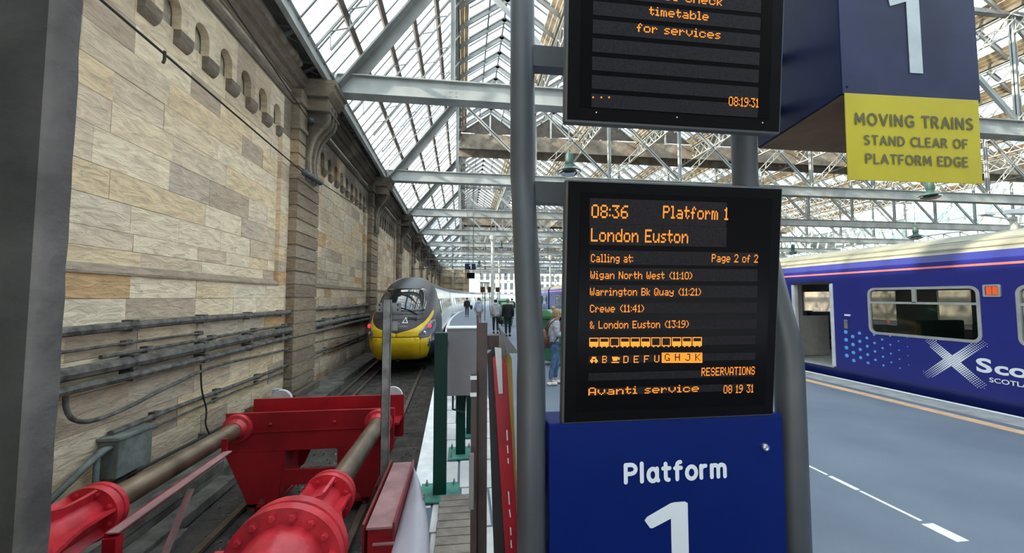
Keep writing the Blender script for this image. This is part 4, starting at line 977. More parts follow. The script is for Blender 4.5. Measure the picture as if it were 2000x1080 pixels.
# timbers lying behind the cylinders on the left
t = empty('timber_stack', (-3.4,5.2,-1.05), 'weathered grey timbers lying along the wall foot under the left ram', 'timber')
for i, (x, y, l, z, r) in enumerate(((-3.28,4.8,2.6,-.90,.03),(-3.55,5.0,2.4,-.72,.0),(-3.1,4.1,1.6,-.96,.10))):
    MB().box((x,y,z),(.23,l,.12),rz=r)  .build('timber', M['tim2'], t, bevel=.01)

# ================================================================ PLATFORM-END FURNITURE
gp_ = empty('sign_post', (-.76, 4.0, -1.05), 'grey galvanised post with cross plates standing in front of the yellow-nosed train', 'post')
m = MB(); m.bb(-.80,-.72,3.98,3.985,-1.05,1.672); m.bb(-.80,-.795,3.98,4.03,-1.05,1.672); m.bb(-.725,-.72,3.98,4.03,-1.05,1.672); m.build('channel', M['galv'], gp_)
for z, xa, xb_ in ((1.55,-.87,-.63),(1.36,-.76,-.66)): MB().bb(xa,xb_,4.03,4.036,z,z+.09).build('cross_plate', M['galv'], gp_)
for z in (1.57,1.62):
    for x in (-.84,-.66): MB()._lathe([(0,.008),(.01,.008)], Vector((x,4.03,z)), Vector((0,-1,0)), 6).build('bolt', M['black'], gp_)
rc = empty('channel_beam', (-.58, 3.4, -1.05), 'dusty pink-topped dark red steel channel beside the platform edge', 'steel beam')
m = MB(); m.bb(-.67,-.49,2.9,3.98,.06,.075); m.build('dusty_top', M['pinkd'], rc)
for x in (-.69,-.48): MB().bb(x-.008,x+.008,2.9,3.98,-1.05,.10).build('flange', M['redd'], rc)
MB().bb(-.67,-.49,2.95,3.95,-1.05,.05).build('body', M['red'], rc)
MB().bb(-.62,-.46,2.88,2.90,-.04,-.03).build('lip', M['pinkd'], rc); MB()._lathe([(0,.02),(.03,.02)], Vector((-.47,2.93,-.05)), Vector((1,0,0)), 6).build('bolt', M['redd'], rc)
m = MB(); n = 16; U_ = []
for i in range(n+1):
    for j in range(n+1):
        f, g = i/n, j/n; y = 2.45+1.35*f; top = .03 if f > .25 else .03
        x = -.455+ (1-f)*.22*g + .05*math.sin(g*3.1); z = -.06+.05*f - .95*(1-g)*(1) + .02*math.sin(f*5)
        y = 1.9+2.05*f; e = .30*(1-f**2.2)
        if g < .6: x = -.475+.01*math.sin(f*9); z = -.95+.93*g/.6
        else: q_ = (g-.6)/.4; x = -.475+e*q_; z = -.02+.05*math.sin(q_*2.2)+.01
        U_.append((x,y,z))
m.add(U_, [(i*(n+1)+j,(i+1)*(n+1)+j,(i+1)*(n+1)+j+1,i*(n+1)+j+1) for i in range(n) for j in range(n)])
sh = tag(m.build('plastic_sheet', M['sheet'], smooth=True), 'curved white plastic sheet between the red channel and the slatted boards', 'sheet')
so = sh.modifiers.new('t','SOLIDIFY'); so.thickness = .004
sb = empty('slatted_crossing', (-.03, 2.8, 0), 'grey weathered timber slats laid across the platform end', 'boardwalk')
for i in range(14):
    y = 2.05+i*.093; MB().box((-.03+random.uniform(-.004,.004),y,.045),(.30,.086,.05),rz=random.uniform(-.02,.02)).build('slat', M['timber'], sb, bevel=.006)
MB().bb(-.15,.09,2.05,3.26,.0,.02).build('bearer', M['timber'], sb)
def greenpost(name, x, y, w_, h, lab, plate=.33, flat=.11):
    t = empty(name, (x,y,0), lab, 'post'); MB().bb(x-w_/2,x+w_/2,y-flat/2,y+flat/2,.012,h).build('post', M['green'], t, bevel=.004)
    MB().bb(x-plate/2,x+plate/2,y-.16,y+.16,.0+.024,.036).build('base_plate', M['greenp'], t)
    for sx in (-1,1):
        for sy in (-1,1): MB()._lathe([(0,.012),(.03,.012),(.03,.006),(.05,.006)], Vector((x+sx*plate*.36,y+sy*.12,.036)), Vector((0,0,1)), 6).build('anchor_bolt', M['galv'], t)
    return t
greenpost('green_post', -.19, 3.43, .11, 1.39, 'nearest thick dark green post on a four-bolt base plate')
greenpost('green_post', -.02, 4.25, .10, 1.0, 'middle green post under the grey cabinet', .26)
greenpost('green_post', .09, 4.85, .09, 1.0, 'rear green post under the grey cabinet', .26)
cb = empty('grey_cabinet', (.02, 3.95, .7), 'plain grey cabinet with a white top edge fixed to the green posts', 'cabinet')
MB().prism([(-.165,.70),(.14,.70),(.185,.80),(.185,1.375),(-.165,1.375)], (0,.26,0), (0,3.98,0)).build('body', M['grey'], cb, bevel=.008)
MB().bb(-.17,.19,3.97,4.25,1.375,1.387).build('top_edge', M['wline'], cb); MB().bb(-.17,-.15,3.55,3.98,1.2,1.26).build('bracket', M['green'], cb)
m = MB(); m.tube([(-.1,4.05,.70),(-.1,4.05,.55),(.02,4.1,.5),(.03,4.2,.7)], .012, 6); m.build('cable', M['cable'], cb, smooth=True)
# brown steel post with bracket and hinged boards
bp_ = empty('brown_post', (.13, 2.2, 0), 'dark brown steel post with a bracket beside the red and yellow boards', 'post')
m = MB(); m.bb(.078,.088,2.18,2.26,0,1.60); m.bb(.088,.135,2.17,2.19,0,1.555); m.build('angle', M['brown'], bp_)
MB().bb(.135,.24,2.2,2.27,1.40,1.48).build('bracket', M['brown'], bp_); MB().bb(.20,.235,2.16,2.2,1.36,1.49).build('clamp', M['steel_d'], bp_)
m = MB(); m.prism([(.20,1.53),(.225,1.50),(.30,1.40),(.345,1.385),(.24,1.385),(.225,1.45)], (0,.10,0), (0,2.15,0)); m.build('sloping_plate', M['steel_d'], bp_)
m = MB(); m.bb(.045,.075,2.13,2.17,0,1.28); m.build('side_bar', M['brown'], bp_)
for z in (1.25,1.16): MB().bb(.04,.075,2.125,2.13,z,z+.02).build('white_tag', M['white'], bp_)
MB().bb(.035,.06,2.06,2.08,.60,.88).build('latch', M['steel_d'], bp_)
def board(name, pts, y0, dy, mt, lab, extra=None):
    t = empty(name, (at(*pts[-1], y=y0).x, y0, 0), lab, 'board'); P = [at(px, py, y=y0) for px, py in pts]
    zb = .02; a, b = P[-1], P[-2]
    k = lambda p, q: q+(q-p)*((q.z-zb)/(p.z-q.z))
    P2 = P[:-2] + [k(P[-3] if 0 else P[1] if len(P) == 4 else P[-3], P[-2]), k(P[0], P[-1])]
    m = MB(); m.prism([(p.x, p.z) for p in P2], (0,dy,0), (0,y0,0)); m.build('panel', mt, t, bevel=.003)
    return t
board('folded_board', [(952,692),(967,678),(968,700),(983,1000),(962,1000)], 2.16, .02, M['cable'], 'black edge board leaning next to the brown post')
rb = board('folded_board', [(962,700),(978,690),(990,715),(1009,1000),(982,1000)], 2.09, .03, M['red'], 'red board with white dashes between the black and yellow boards')
board('folded_board', [(983,690),(992,684),(1000,700),(1012,1000),(1000,1000)], 2.22, .03, M['yboard'], 'yellow board against the left grey pole')
m = MB(); 
for (x0_, y0_, x1_, y1_) in ((990,840,991,860),(991,870,992,885),(992,895,993,905),(993,960,995,985),(995,995,997,1010),(997,1030,998,1045),(998,1055,999,1070)):
    a, b = at(x0_,y0_,y=2.088), at(x1_,y1_,y=2.088); m.beam(a,b,.006,.002,(0,1,0))
m.build('white_dashes', M['white'], rb)
a = [at(px,py,y=2.084) for px,py in ((966,678),(979,680),(982,768),(974,769))]; MB().prism([(p.x,p.z) for p in a],(0,.005,0),(0,2.08,0)).build('grey_strip', M['paver'], rb)

# litter between the rails
m_ = [(706,757,.16,.30,'white sheet of litter between the rails'),(738,753,.08,.1,'small white scrap right of the sheet of litter'),(702,728,.1,.12,'far scrap of white litter on the ledge side of the rails'),(796,850,.05,.08,'tiny white scrap beside the right rail')]
for px, py, a, b, lab in m_:
    p = at(px, py, z=-1.03); q = MB(); vs = [(p.x+a*(i/3-.5), p.y+b*(j/3-.5), -1.03+.03*random.random()) for i in range(4) for j in range(4)]
    q.add(vs, [(i*4+j,(i+1)*4+j,(i+1)*4+j+1,i*4+j+1) for i in range(3) for j in range(3)]); tag(q.build('litter', M['paper']), lab, 'litter')
#PART4
# ================================================================ LEFT TRAIN (charcoal, navy and yellow nose; silver carriages)
YN = 12.9; TCX = ctr(YN+1)+.04
pt = empty('passenger_train', (TCX, YN, -1.0), 'charcoal and yellow-nosed express train standing at the left platform', 'train')
OUT = [(0,2.56),(.35,2.54),(.62,2.45),(.84,2.27),(.98,2.02),(1.08,1.65),(1.19,1.15),(1.25,.75),(1.26,.3),(1.22,-.15),(1.10,-.50),(.95,-.72),(.80,-.80),(0,-.82)]
def halfw(z):
    for (x0, z0), (x1, z1) in zip(OUT[:-1], OUT[1:]):
        if z1 <= z <= z0: return x0+(x1-x0)*((z0-z)/(z0-z1)) if z0 != z1 else x0
    return 0
ZC = .7
def gauge(x, z):      # 0 at the centre line, 1 on the outline
    dx, dz = abs(x), z-ZC; best = 1e9
    if dx < 1e-6 and abs(dz) < 1e-6: return 0
    lo_, hi_ = 0, 6
    def inside(s):
        X, Z = dx*s, ZC+dz*s
        return Z < 2.56 and Z > -.82 and X < halfw(Z)
    for _ in range(22):
        mid = (lo_+hi_)/2
        if inside(mid): lo_ = mid
        else: hi_ = mid
    return min(1, 1/max(lo_, 1e-6))
def rake(z):
    pts = [(-.85,.5),(-.4,.12),(.2,0),(.6,.05),(1.0,.45),(1.5,1.15),(2.1,2.1),(2.4,3.0),(2.6,4.0)]
    for (a, ya), (b, yb) in zip(pts[:-1], pts[1:]):
        if z <= b: return ya+(yb-ya)*max(0,(z-a)/(b-a))
    return 4.0
def surf(x, z):
    g = gauge(x, z); zz = z
    return YN+rake(zz)+(4.3-rake(zz))*(1-max(0, 1-g**5)**.5)
m = MB(); NT = 56; rings = []
def outline(n):
    P = []; tot = [0]
    full = OUT + [(-x, z) for x, z in OUT[::-1][1:-1]]
    L_ = [math.dist(full[i], full[(i+1)%len(full)]) for i in range(len(full))]; T = sum(L_)
    for k in range(n):
        s = T*k/n; i = 0
        while s > L_[i]: s -= L_[i]; i += 1
        a, b = full[i], full[(i+1)%len(full)]; f = s/L_[i]; P.append((a[0]+(b[0]-a[0])*f, a[1]+(b[1]-a[1])*f))
    return P
OP = outline(NT); V_ = [(TCX, surf(0,ZC), ZC)]; KS = [.08,.18,.3,.42,.54,.64,.73,.8,.86,.91,.95,.98,.995,1.0]
for k in KS:
    for x, z in OP: V_.append((TCX+x*k, surf(x*k, ZC+(z-ZC)*k) if k < 1 else YN+4.3, ZC+(z-ZC)*k))
F_ = [(0, 1+j, 1+(j+1)%NT) for j in range(NT)]
for i in range(len(KS)-1): F_ += [(1+i*NT+j, 1+(i+1)*NT+j, 1+(i+1)*NT+(j+1)%NT, 1+i*NT+(j+1)%NT) for j in range(NT)]
m.add(V_, F_); nose = m.build('nose_cone', M['pdark'], pt, smooth=True)
def patch(name, mt, zs, xl, xr, off, par=nose, nx=16, step=14):
    zz = [zs[0]+(zs[1]-zs[0])*i/step for i in range(step+1)]; P = []
    for z in zz:
        a, b = xl(z), xr(z); P += [(TCX+a+(b-a)*j/nx, surf(a+(b-a)*j/nx, z)-off, z) for j in range(nx+1)]
    q = MB(); q.add(P, [(i*(nx+1)+j,i*(nx+1)+j+1,(i+1)*(nx+1)+j+1,(i+1)*(nx+1)+j) for i in range(step) for j in range(nx)])
    o = q.build(name, mt, par, smooth=True); s = o.modifiers.new('t','SOLIDIFY'); s.thickness = .01; s.offset = 0; return o
def interp(pts):
    def f(z):
        for (a, fa), (b, fb) in zip(pts[:-1], pts[1:]):
            if z <= b: return fa+(fb-fa)*max(0,(z-a)/(b-a))
        return pts[-1][1]
    return f
# windscreen, lower yellow panel, yellow sweep to each side, lamps
ws_ = interp([(1.18,.80),(1.5,.84),(1.95,.78),(2.12,.66)])
patch('windscreen', M['screen'], (1.22,2.02), lambda z: -ws_(z), ws_, .012)
yl = interp([(-.52,.84),(-.3,.94),(.0,1.02),(.38,1.06)])
patch('yellow_front_panel', M['pyel'], (-.42,.37), lambda z: -yl(z), yl, .02)
patch('yellow_band', M['pyel'], (.285,.55), lambda z: -interp([(.28,.75),(.56,.75)])(z), lambda z: interp([(.28,.75),(.56,.75)])(z), .016) if 0 else None
def sweep(s):
    lo_e = interp([(.385,.0),(.53,.0),(.57,.30),(.68,.62),(.85,.85),(1.0,.96),(1.20,1.04)]); hi_e = interp([(.385,.80),(.55,.80),(.70,.92),(.9,1.02),(1.05,1.07),(1.20,1.07)])
    patch('yellow_sweep', M['pyel'], (.385,1.20), lambda z: s*lo_e(z), lambda z: s*hi_e(z), .016, nx=10)
    h0 = interp([(.34,.76),(.5,.72),(.65,.84),(.86,.99)]); h1 = interp([(.34,1.02),(.45,1.14),(.65,1.17),(.86,1.13)])
    hl = patch('headlamp_glass', M['lens'], (.34,.86), lambda z: s*h0(z), lambda z: s*h1(z), .035, nx=8)
    for (x, z, r, mt, nm) in ((1.0,.70,.075,M['redlamp'],'tail_lamp'),(.88,.50,.07,M['chrome'],'head_lamp')):
        c = Vector((TCX+s*x, surf(s*x, z)-.03, z)); MB().ball(c, (r,.05,r), 14, 8).build(nm, mt, nose, smooth=True)
for s in (-1, 1): sweep(s)
m = MB()
for pts in (((-.72,-.42),(-.78,.33),(.78,.33),(.72,-.42),(-.72,-.42)),((-1.0,.375),(1.0,.375)),((-.9,1.12),(.9,1.12)),((-.85,.95),(.85,.95))):
    for a, b in zip(pts[:-1], pts[1:]):
        n = 10; P = [(a[0]+(b[0]-a[0])*i/n, a[1]+(b[1]-a[1])*i/n) for i in range(n+1)]; m.tube([(TCX+x, surf(x,z)-.022, z) for x, z in P], .006, 4)
m.build('panel_seam', M['undr'], nose, kind='stuff')
MB().box((TCX-.0+.02, surf(0,-.36)-.02, -.38),(.12,.03,.16)).build('coupler_hatch', M['undr'], nose)
wp = [(0.62,1.10),(.3,1.26),(-.1,1.36)]; MB().tube([(TCX+x, surf(x,z)-.05, z) for x, z in wp], .018, 6).build('wiper', M['undr'], nose)
wp = [(-.15,1.34),(.15,1.46),(.5,1.30)]; 
m = MB(); m.add([(TCX+x_, surf(x_,z_)-.025, z_) for x_, z_ in ((.16,.83),(.26,1.03),(.36,.83),(.325,.855),(.26,.965),(.205,.855))], [(0,1,4,5),(1,2,3,4),(2,0,5,3)]); m.build('emblem', M['white'], nose)
text('WEST', (TCX-.06, surf(.1,.80)-.07, .80), (1,0,0), (0,0,1), .05, .17, M['white'], nose, N_=(0,-1,0)); text('COAST', (TCX+.02, surf(.2,.70)-.09, .72), (1,0,0), (0,0,1), .05, .36, M['white'], nose, N_=(0,-1,0))
m = MB(); 
for i in range(6): m.bb(TCX+.34+i*.05, TCX+.37+i*.05, surf(.5,.95)-.02, surf(.5,.95), .84, 1.02)
m.build('grille', M['undr'], nose, kind='stuff')
for s in (-1, 1):      # navy flank below the charcoal
    patch('navy_flank', M['pnavy'], (-.70,.25), lambda z: s*(halfw(z)*.80), lambda z: s*halfw(z)*.985, .012, nx=8)
m = MB(); m.bb(TCX-.8,TCX+.8,YN+1.8,YN+4.2,-.97,-.70); m.build('underframe', M['undr'], pt)
def tc(y): return ctr(y)+.04
def pcar(ya, yb, first=False):
    n = 10 if yb < 45 else 14; P = []; N_ = len(OP)
    for i in range(n+1):
        y = ya+(yb-ya)*i/n; dx = tc(y+.5)-tc(y-.5); nn = Vector((1,-dx,0)).normalized()
        cxx = tc(ya)+(tc(yb)-tc(ya))*i/n if 1 else tc(y); P += [(cxx+nn.x*x, y+nn.y*x, z) for x, z in OP]
    q = MB(); q.add(P, [(i*N_+j,(i+1)*N_+j,(i+1)*N_+(j+1)%N_,i*N_+(j+1)%N_) for i in range(n) for j in range(N_)] + [tuple(range(N_)), tuple(n*N_+j for j in range(N_))[::-1]])
    nq = len(q.f)
    for k, f in enumerate(q.f):
        z = sum(q.v[i][2] for i in f)/len(f); q.m[k] = 1 if (z > 2.2) else (2 if z < -.3 else 0)
    car = q.build('carriage', [M['psil'], M['pdark'], M['pnavy']], pt, smooth='auto')
    k = 0; y = ya+1.6
    while y < yb-2.2:
        f0, f1 = (y-ya)/(yb-ya), (y+1.25-ya)/(yb-ya); x0, x1 = tc(ya)+(tc(yb)-tc(ya))*f0, tc(ya)+(tc(yb)-tc(ya))*f1; w_ = MB(); o = 1.19
        w_.add([(x0+1.215,y,.95),(x1+1.215,y+1.25,.95),(x1+1.07,y+1.25,1.62),(x0+1.07,y,1.62),(x0+1.26,y,.95),(x1+1.26,y+1.25,.95),(x1+1.115,y+1.25,1.62),(x0+1.115,y,1.62)], [(4,5,6,7),(0,1,5,4),(2,3,7,6),(1,2,6,5),(3,0,4,7)]); w_.build('window', M['screen'], car); y += 1.75
    MB().beam((tc(ya)+(tc(yb)-tc(ya))*.03,ya+.5,-.85),(tc(ya)+(tc(yb)-tc(ya))*.97,yb-.5,-.85),2.1,.3).build('underframe', M['undr'], car)
cuts = [YN+4.3, 37.5, 62, 85.5, 108, 128]
for a, b in zip(cuts[:-1], cuts[1:]): pcar(a+(.25 if a > 20 else 0), b-.25)
MB().ball((tc(21)+1.24,21,1.85),(.03,.05,.05),8,6).build('door_light', mat('yellow_light',(.8,.6,.1),.4,var=0,emit=(1,.75,.1),estr=5), pt)

# ================================================================ RIGHT TRAIN (purple blue)
XS = 8.05
def ty(px, py, x=XS-.01): p = at(px, py, x=x); return p.y, p.z
st_ = empty('passenger_train', (9.45, 10, -1.0), 'purple-blue local train with dotted white saltire and open door on the right', 'train')
PROF = [(0,.16),(0,2.30),(.03,2.42),(.14,2.55),(.42,2.70),(.85,2.80),(1.4,2.83)]
LOW = [(0,.16),(.02,-.02),(.09,-.18),(.20,-.28)]
def xb(y): return XS if y < 40 else XS+(edge2(y)-7.85)
def prof_strip(m, prof, ya, yb, mirror=False):
    P = []
    for y in (ya, yb): P += [((xb(y)+2.8-x) if mirror else xb(y)+x, y, z) for x, z in prof]
    n = len(prof); m.add(P, [(i, i+1, n+i+1, n+i) for i in range(n-1)])
def panel(m, x, ya, yb, z0, z1, holes, t=.05):
    Y = sorted({ya, yb, *[h[i] for h in holes for i in (0,1)]}); Z = sorted({z0, z1, *[h[i] for h in holes for i in (2,3)]})
    Y = [y for y in Y if ya <= y <= yb]; Z = [z for z in Z if z0 <= z <= z1]
    for a, b in zip(Y[:-1], Y[1:]):
        for c, d in zip(Z[:-1], Z[1:]):
            my, mz = (a+b)/2, (c+d)/2
            if any(h[0] < my < h[1] and h[2] < mz < h[3] for h in holes): continue
            m.add([(x,a,c),(x,b,c),(x,b,d),(x,a,d),(x+t,a,c),(x+t,b,c),(x+t,b,d),(x+t,a,d)], [(0,3,2,1),(4,5,6,7),(0,1,5,4),(3,7,6,2),(0,4,7,3),(1,2,6,5)])
def rrect(y0, y1, z0, z1, r, n=6):
    P = []
    for cy_, cz_, a0 in ((y1-r,z1-r,0),(y0+r,z1-r,1),(y0+r,z0+r,2),(y1-r,z0+r,3)):
        for i in range(n+1): a = (a0+i/n)*math.pi/2; P.append((cy_+r*math.cos(a), cz_+r*math.sin(a)))
    return P
def ring(m, x, y0, y1, z0, z1, r, w_, t):
    A = rrect(y0,y1,z0,z1,r); B = rrect(y0+w_,y1-w_,z0+w_,z1-w_,max(.01,r-w_)); n = len(A)
    P = [(x,a,b) for a,b in A]+[(x,a,b) for a,b in B]+[(x+t,a,b) for a,b in A]+[(x+t,a,b) for a,b in B]; F_ = []
    for i in range(n):
        j = (i+1)%n; F_ += [(i,j,n+j,n+i),(2*n+i,3*n+i,3*n+j,2*n+j),(i,2*n+i,2*n+j,j),(n+i,n+j,3*n+j,3*n+i)]
    m.add(P, F_)
def corners(m, x, y0, y1, z0, z1, r, t):      # fill the four corners between a square hole and the rounded frame
    A = rrect(y0,y1,z0,z1,r); C = [(y1,z1),(y0,z1),(y0,z0),(y1,z0)]
    for q in range(4):
        arc = A[q*7:q*7+7]
        for a, b in zip(arc[:-1], arc[1:]): m.add([(x,*a),(x,*b),(x,*C[q])], [(0,1,2)])
def scar(ya, yb, wins, door, detail):
    root = empty('carriage', (0,0,0)); root.parent = st_; root.location = (-9.45,-10,1.0); ORG[root.name] = Vector((0,0,0))
    holes = list(wins)+([door] if door else [])
    m = MB()
    if xb(yb) == XS: panel(m, XS, ya, yb, .16, 2.30, holes)
    else: prof_strip(m, [(0,.16),(0,2.30)], ya, yb)
    if detail:
        for h in wins: corners(m, XS, *h, .11, .05)
    m.build('body_side', M['scot'], root)
    m = MB(); prof_strip(m, LOW, ya, yb); m.build('lower_skirt', M['scotd'], root, smooth=True)
    m = MB(); prof_strip(m, PROF[1:3], ya, yb); m.build('cantrail', M['scot'], root, smooth=True)
    m = MB(); prof_strip(m, PROF[2:], ya, yb); prof_strip(m, PROF[2:], ya, yb, True); 
    m.build('roof', M['sroof'], root, smooth=True)
    m = MB(); prof_strip(m, [(-.004,2.19),(-.004,2.225)], ya, yb); m.build('salmon_stripe', M['stripe'], root)
    for z, w_ in ((2.50,.02),(2.62,.02)):
        k = MB(); k.beam((xb(ya)+.07+(z-2.5)*1.1,ya,z),(xb(yb)+.07+(z-2.5)*1.1,yb,z),.02,.018); k.build('roof_rib', M['sroof'], root)
    m = MB(); prof_strip(m, [(.0,.16),(0,2.32)], ya, yb, True) if not detail else panel(m, XS+2.75, ya, yb, .16, 2.35, [(h[0],h[1],h[2],h[3]) for h in wins]+[(ya+2,ya+3.5,1.0,1.85),(6.95,7.55,1.0,1.85),(8.4,9.15,.98,1.85)]); m.build('far_side', M['inter'], root)
    for y in (ya, yb): 
        P = [(xb(y)+x, z) for x, z in LOW[::-1]+PROF[1:]]+[(xb(y)+2.8-x, z) for x, z in (LOW[::-1]+PROF[1:])[::-1]]
        MB().prism([(p[0],p[1]) for p in P], (0,.04 if y == ya else -.04,0), (0,y,0)).build('end_wall', M['scotd'], root)
    MB().beam((xb(ya)+1.4,ya,.14),(xb(yb)+1.4,yb,.14),2.7,.1).build('car_floor', M['inter'], root)
    MB().beam((xb(ya)+1.4,ya+.4,-.6),(xb(yb)+1.4,yb-.4,-.6),2.0,.5).build('underframe', M['undr'], root)
    MB().beam((xb(ya)+1.4,ya+.1,2.34),(xb(yb)+1.4,yb-.1,2.34),2.6,.04).build('car_ceiling', M['inter'], root)
    for i, h in enumerate(wins):
        m = MB(); ring(m, XS-.012, h[0]-.02, h[1]+.02, h[2]-.02, h[3]+.02, .13, .045, .05); w_ = m.build('window_frame', M['alu'], root)
        MB().bb(XS+.02,XS+.026,h[0]+.01,h[1]-.01,h[2]+.01,h[3]-.01).build('glazing', M['dglass'], w_)
        zt = h[3]-.27; MB().bb(XS-.008,XS+.02,h[0]+.02,h[1]-.02,zt-.02,zt+.02).build('transom', M['alu'], w_)
        ym = (h[0]+h[1])/2+.05; MB().bb(XS-.008,XS+.02,ym-.03,ym+.03,zt,h[3]-.01).build('vent_mullion', M['alu'], w_)
    if detail:
        for y in [ya+.8+i*.78 for i in range(int((yb-ya)/.78))]:
            if door and door[0]-1.1 < y < door[1]+1.1: continue
            for x in (XS+.12, XS+1.75):
                s = MB(); s.bb(x,x+.9,y,y+.12,.5,1.28); s.bb(x,x+.9,y,y+.45,.5,.64); s.bb(x+.35,x+.5,y+.1,y+.3,.19,.5); s.build('seat', M['seat'], root, bevel=.03)
    return root
w1 = (5.09,6.74,.99,1.86); w2 = (3.00,4.655,.99,1.86); w3 = (.9,2.55,.99,1.86); dr = (7.53,8.52,.18,2.0)
car1 = scar(-5, 15.2, [w1,w2,w3,(9.4,11.05,.99,1.86),(11.5,13.15,.99,1.86)], dr, True)
scar(15.7, 35.6, [(17+i*2.1,18.6+i*2.1,.99,1.86) for i in range(8)], None, False)
scar(36.1, 56, [], None, False)
for i in range(7):
    y = 37+i*2.5; MB().bb(xb(y)-.01,xb(y)+.05,y,y+1.5,1.0,1.8).build('window', M['screen'], car1)
for a in (15.2, 35.6):
    for i in range(9): MB().bb(xb(a)+.25,xb(a)+2.5,a+.03+i*.05,a+.055+i*.05,.2,2.4).build('gangway_fold', M['undr'], car1)
# door: pillars, step, vestibule
dg = empty('doorway', (0,0,0)); dg.parent = car1; ORG[dg.name] = Vector((0,0,0))
for y in (dr[0], dr[1]): MB().bb(XS-.012,XS+.10,y-.045,y+.045,dr[2],dr[3]).build('door_pillar', M['paver'], dg, bevel=.02)
MB().bb(XS-.012,XS+.10,dr[0],dr[1],dr[3]-.01,dr[3]+.04).build('door_head', M['undr'], dg)
MB().bb(XS-.02,XS+.9,dr[0],dr[1],.16,.20).build('door_step', M['alu'], dg)
MB().tube([(XS+.3,8.89,.6),(XS+.3,8.84,.7),(XS+.3,8.84,1.5),(XS+.3,8.89,1.6)], .02, 8).build('handrail', M['scot'], dg)
MB().tube([(XS+.9,7.85,.2),(XS+.9,7.85,2.3)], .018, 8).build('yellow_pole', M['yrail'], dg)
MB().bb(XS+.42,XS+.5,8.88,8.9,.9,1.25).build('control_plate', M['galv'], dg)
MB().bb(XS+.1,XS+.62,8.9,8.95,.2,2.3).build('bulkhead', M['inter'], dg); MB().bb(XS+.62,XS+1.35,8.9,8.95,.2,1.22).build('bulkhead', M['inter'], dg); MB().bb(XS+.1,XS+1.1,7.3,7.35,.2,1.1).build('bulkhead', M['inter'], dg)
# exterior fittings and livery
y, z = ty(1655,649-30); MB().bb(XS-.015,XS,y-.06,y+.06,1.30,1.335).build('white_label', M['white'], car1)
y, z = ty(1652,634); MB().bb(XS-.015,XS,y-.035,y+.035,1.03,1.22).build('door_button', M['galv'], car1)
y, z = ty(1937,567); m = MB(); ring(m, XS-.02, y-.10, y+.10, z-.10, z+.09, .02, .025, .02); lf = m.build('lamp_frame', M['alu'], car1); 
for d in (-.035,.035): MB().bb(XS-.012,XS,y+d-.03,y+d+.03,z-.07,z+.06).build('orange_light', M['orange'], lf)
def disc(m, y, z, ry, rz, n=8, x=XS-.004): m.add([(x, y+ry*math.cos(2*math.pi*i/n), z+rz*math.sin(2*math.pi*i/n)) for i in range(n)], [tuple(range(n))[::-1]])
m = MB()
for i in range(9):
    for j in range(4):
        px = 1648+i*13.5; py = 653+j*17+(8 if i % 2 else 0)+i*1.3; r = .042*(1-i/10.5)
        y, z = ty(px, py); y = 7.24-i*.142; z = .96-j*.165-(.082 if i % 2 else 0)
        disc(m, y, z, r, r*.95, 12)
m.build('blue_dots', M['ltblue'], car1, kind='stuff')
m = MB(); A = ((5.76,.94),(5.13,.33)); B = ((5.07,.985),(5.83,.345)); CC = Vector((5.445,.65)); sp = .029
def seg(p, a, b):
    a, b, p = Vector(a), Vector(b), Vector(p); d = b-a; t = max(0,min(1,(p-a).dot(d)/d.dot(d))); return (p-(a+d*t)).length
i = 0
for iy in range(-18, 19):
    for iz in range(-18, 19):
        y = 5.44+(iy+iz)*sp*.72; z = .655+(iy-iz)*sp*.72*.95
        dd = min(seg((y,z),*A), seg((y,z),*B))
        if dd > .072: continue
        r = .0165*(1-.55*max(0,(Vector((y,z))-CC).length-.08)/.36)
        disc(m, y, z, r, r, 6)
m.build('saltire_dots', M['white'], car1, kind='stuff')
text('S', (XS-.004, 5.165, .535), (0,-1,0), (0,0,1), .215, .185, M['white'], car1, bold=.03, N_=(-1,0,0))
text('cotRail', (XS-.004, 4.955, .535), (0,-1,0), (0,0,1), .215*.88, 1.0, M['white'], car1, bold=.03, N_=(-1,0,0))
text('SCOTLAND\'S RAILWAY', (XS-.004, 5.02, .395), (0,-1,0), (0,0,1), .072, 1.2, M['white'], car1, bold=.015, N_=(-1,0,0))

# ================================================================ BINS
def wheelie(p, s, lab, rz=0):
    t = empty('wheeled_bin', p, lab, 'bin', rz=rz); ORG[t.name] = Vector((0,0,0))
    w_, d_, h_ = .62*s, .7*s, 1.05*s
    m = MB(); m.add([(a*w_*.42,b*d_*.40,.10*s) for a, b in ((-1,-1),(1,-1),(1,1),(-1,1))]+[(a*w_*.5,b*d_*.5,h_) for a, b in ((-1,-1),(1,-1),(1,1),(-1,1))], [(0,3,2,1),(4,5,6,7),(0,1,5,4),(1,2,6,5),(2,3,7,6),(3,0,4,7)]); m.build('body', M['bin'], t, bevel=.02)
    MB().bb(-w_*.53,w_*.53,-d_*.55,d_*.53,h_,h_+.05).build('rim', M['bin'], t, bevel=.01)
    m = MB(); m.prism([(-d_*.52,0),(d_*.52,0),(d_*.5,.13*s),(-.1,.17*s),(-d_*.5,.06*s)], (w_*1.04,0,0), (-w_*.52,0,h_+.05), (0,1,0)); m.build('lid', M['binlid'], t, bevel=.02)
    for sx in (-1,1): MB()._lathe([(0,.10*s),(.05,.10*s)], Vector((sx*w_*.42-.025,d_*.36,.10*s)), Vector((1,0,0)), 14).build('wheel', M['undr'], t)
wheelie((2.30,9.6,0), 1.1, 'green wheeled bin with paler lid right behind the woman', .5)
p = at(946,602,z=0); wheelie((p.x, 30, 0), 1.25, 'dark green bin beyond the man in the pale hoodie')
p = at(987,606,z=0); wheelie((2.55, 22.5, 0), 1.1, 'dark green bin between the padded jacket and the man in black')
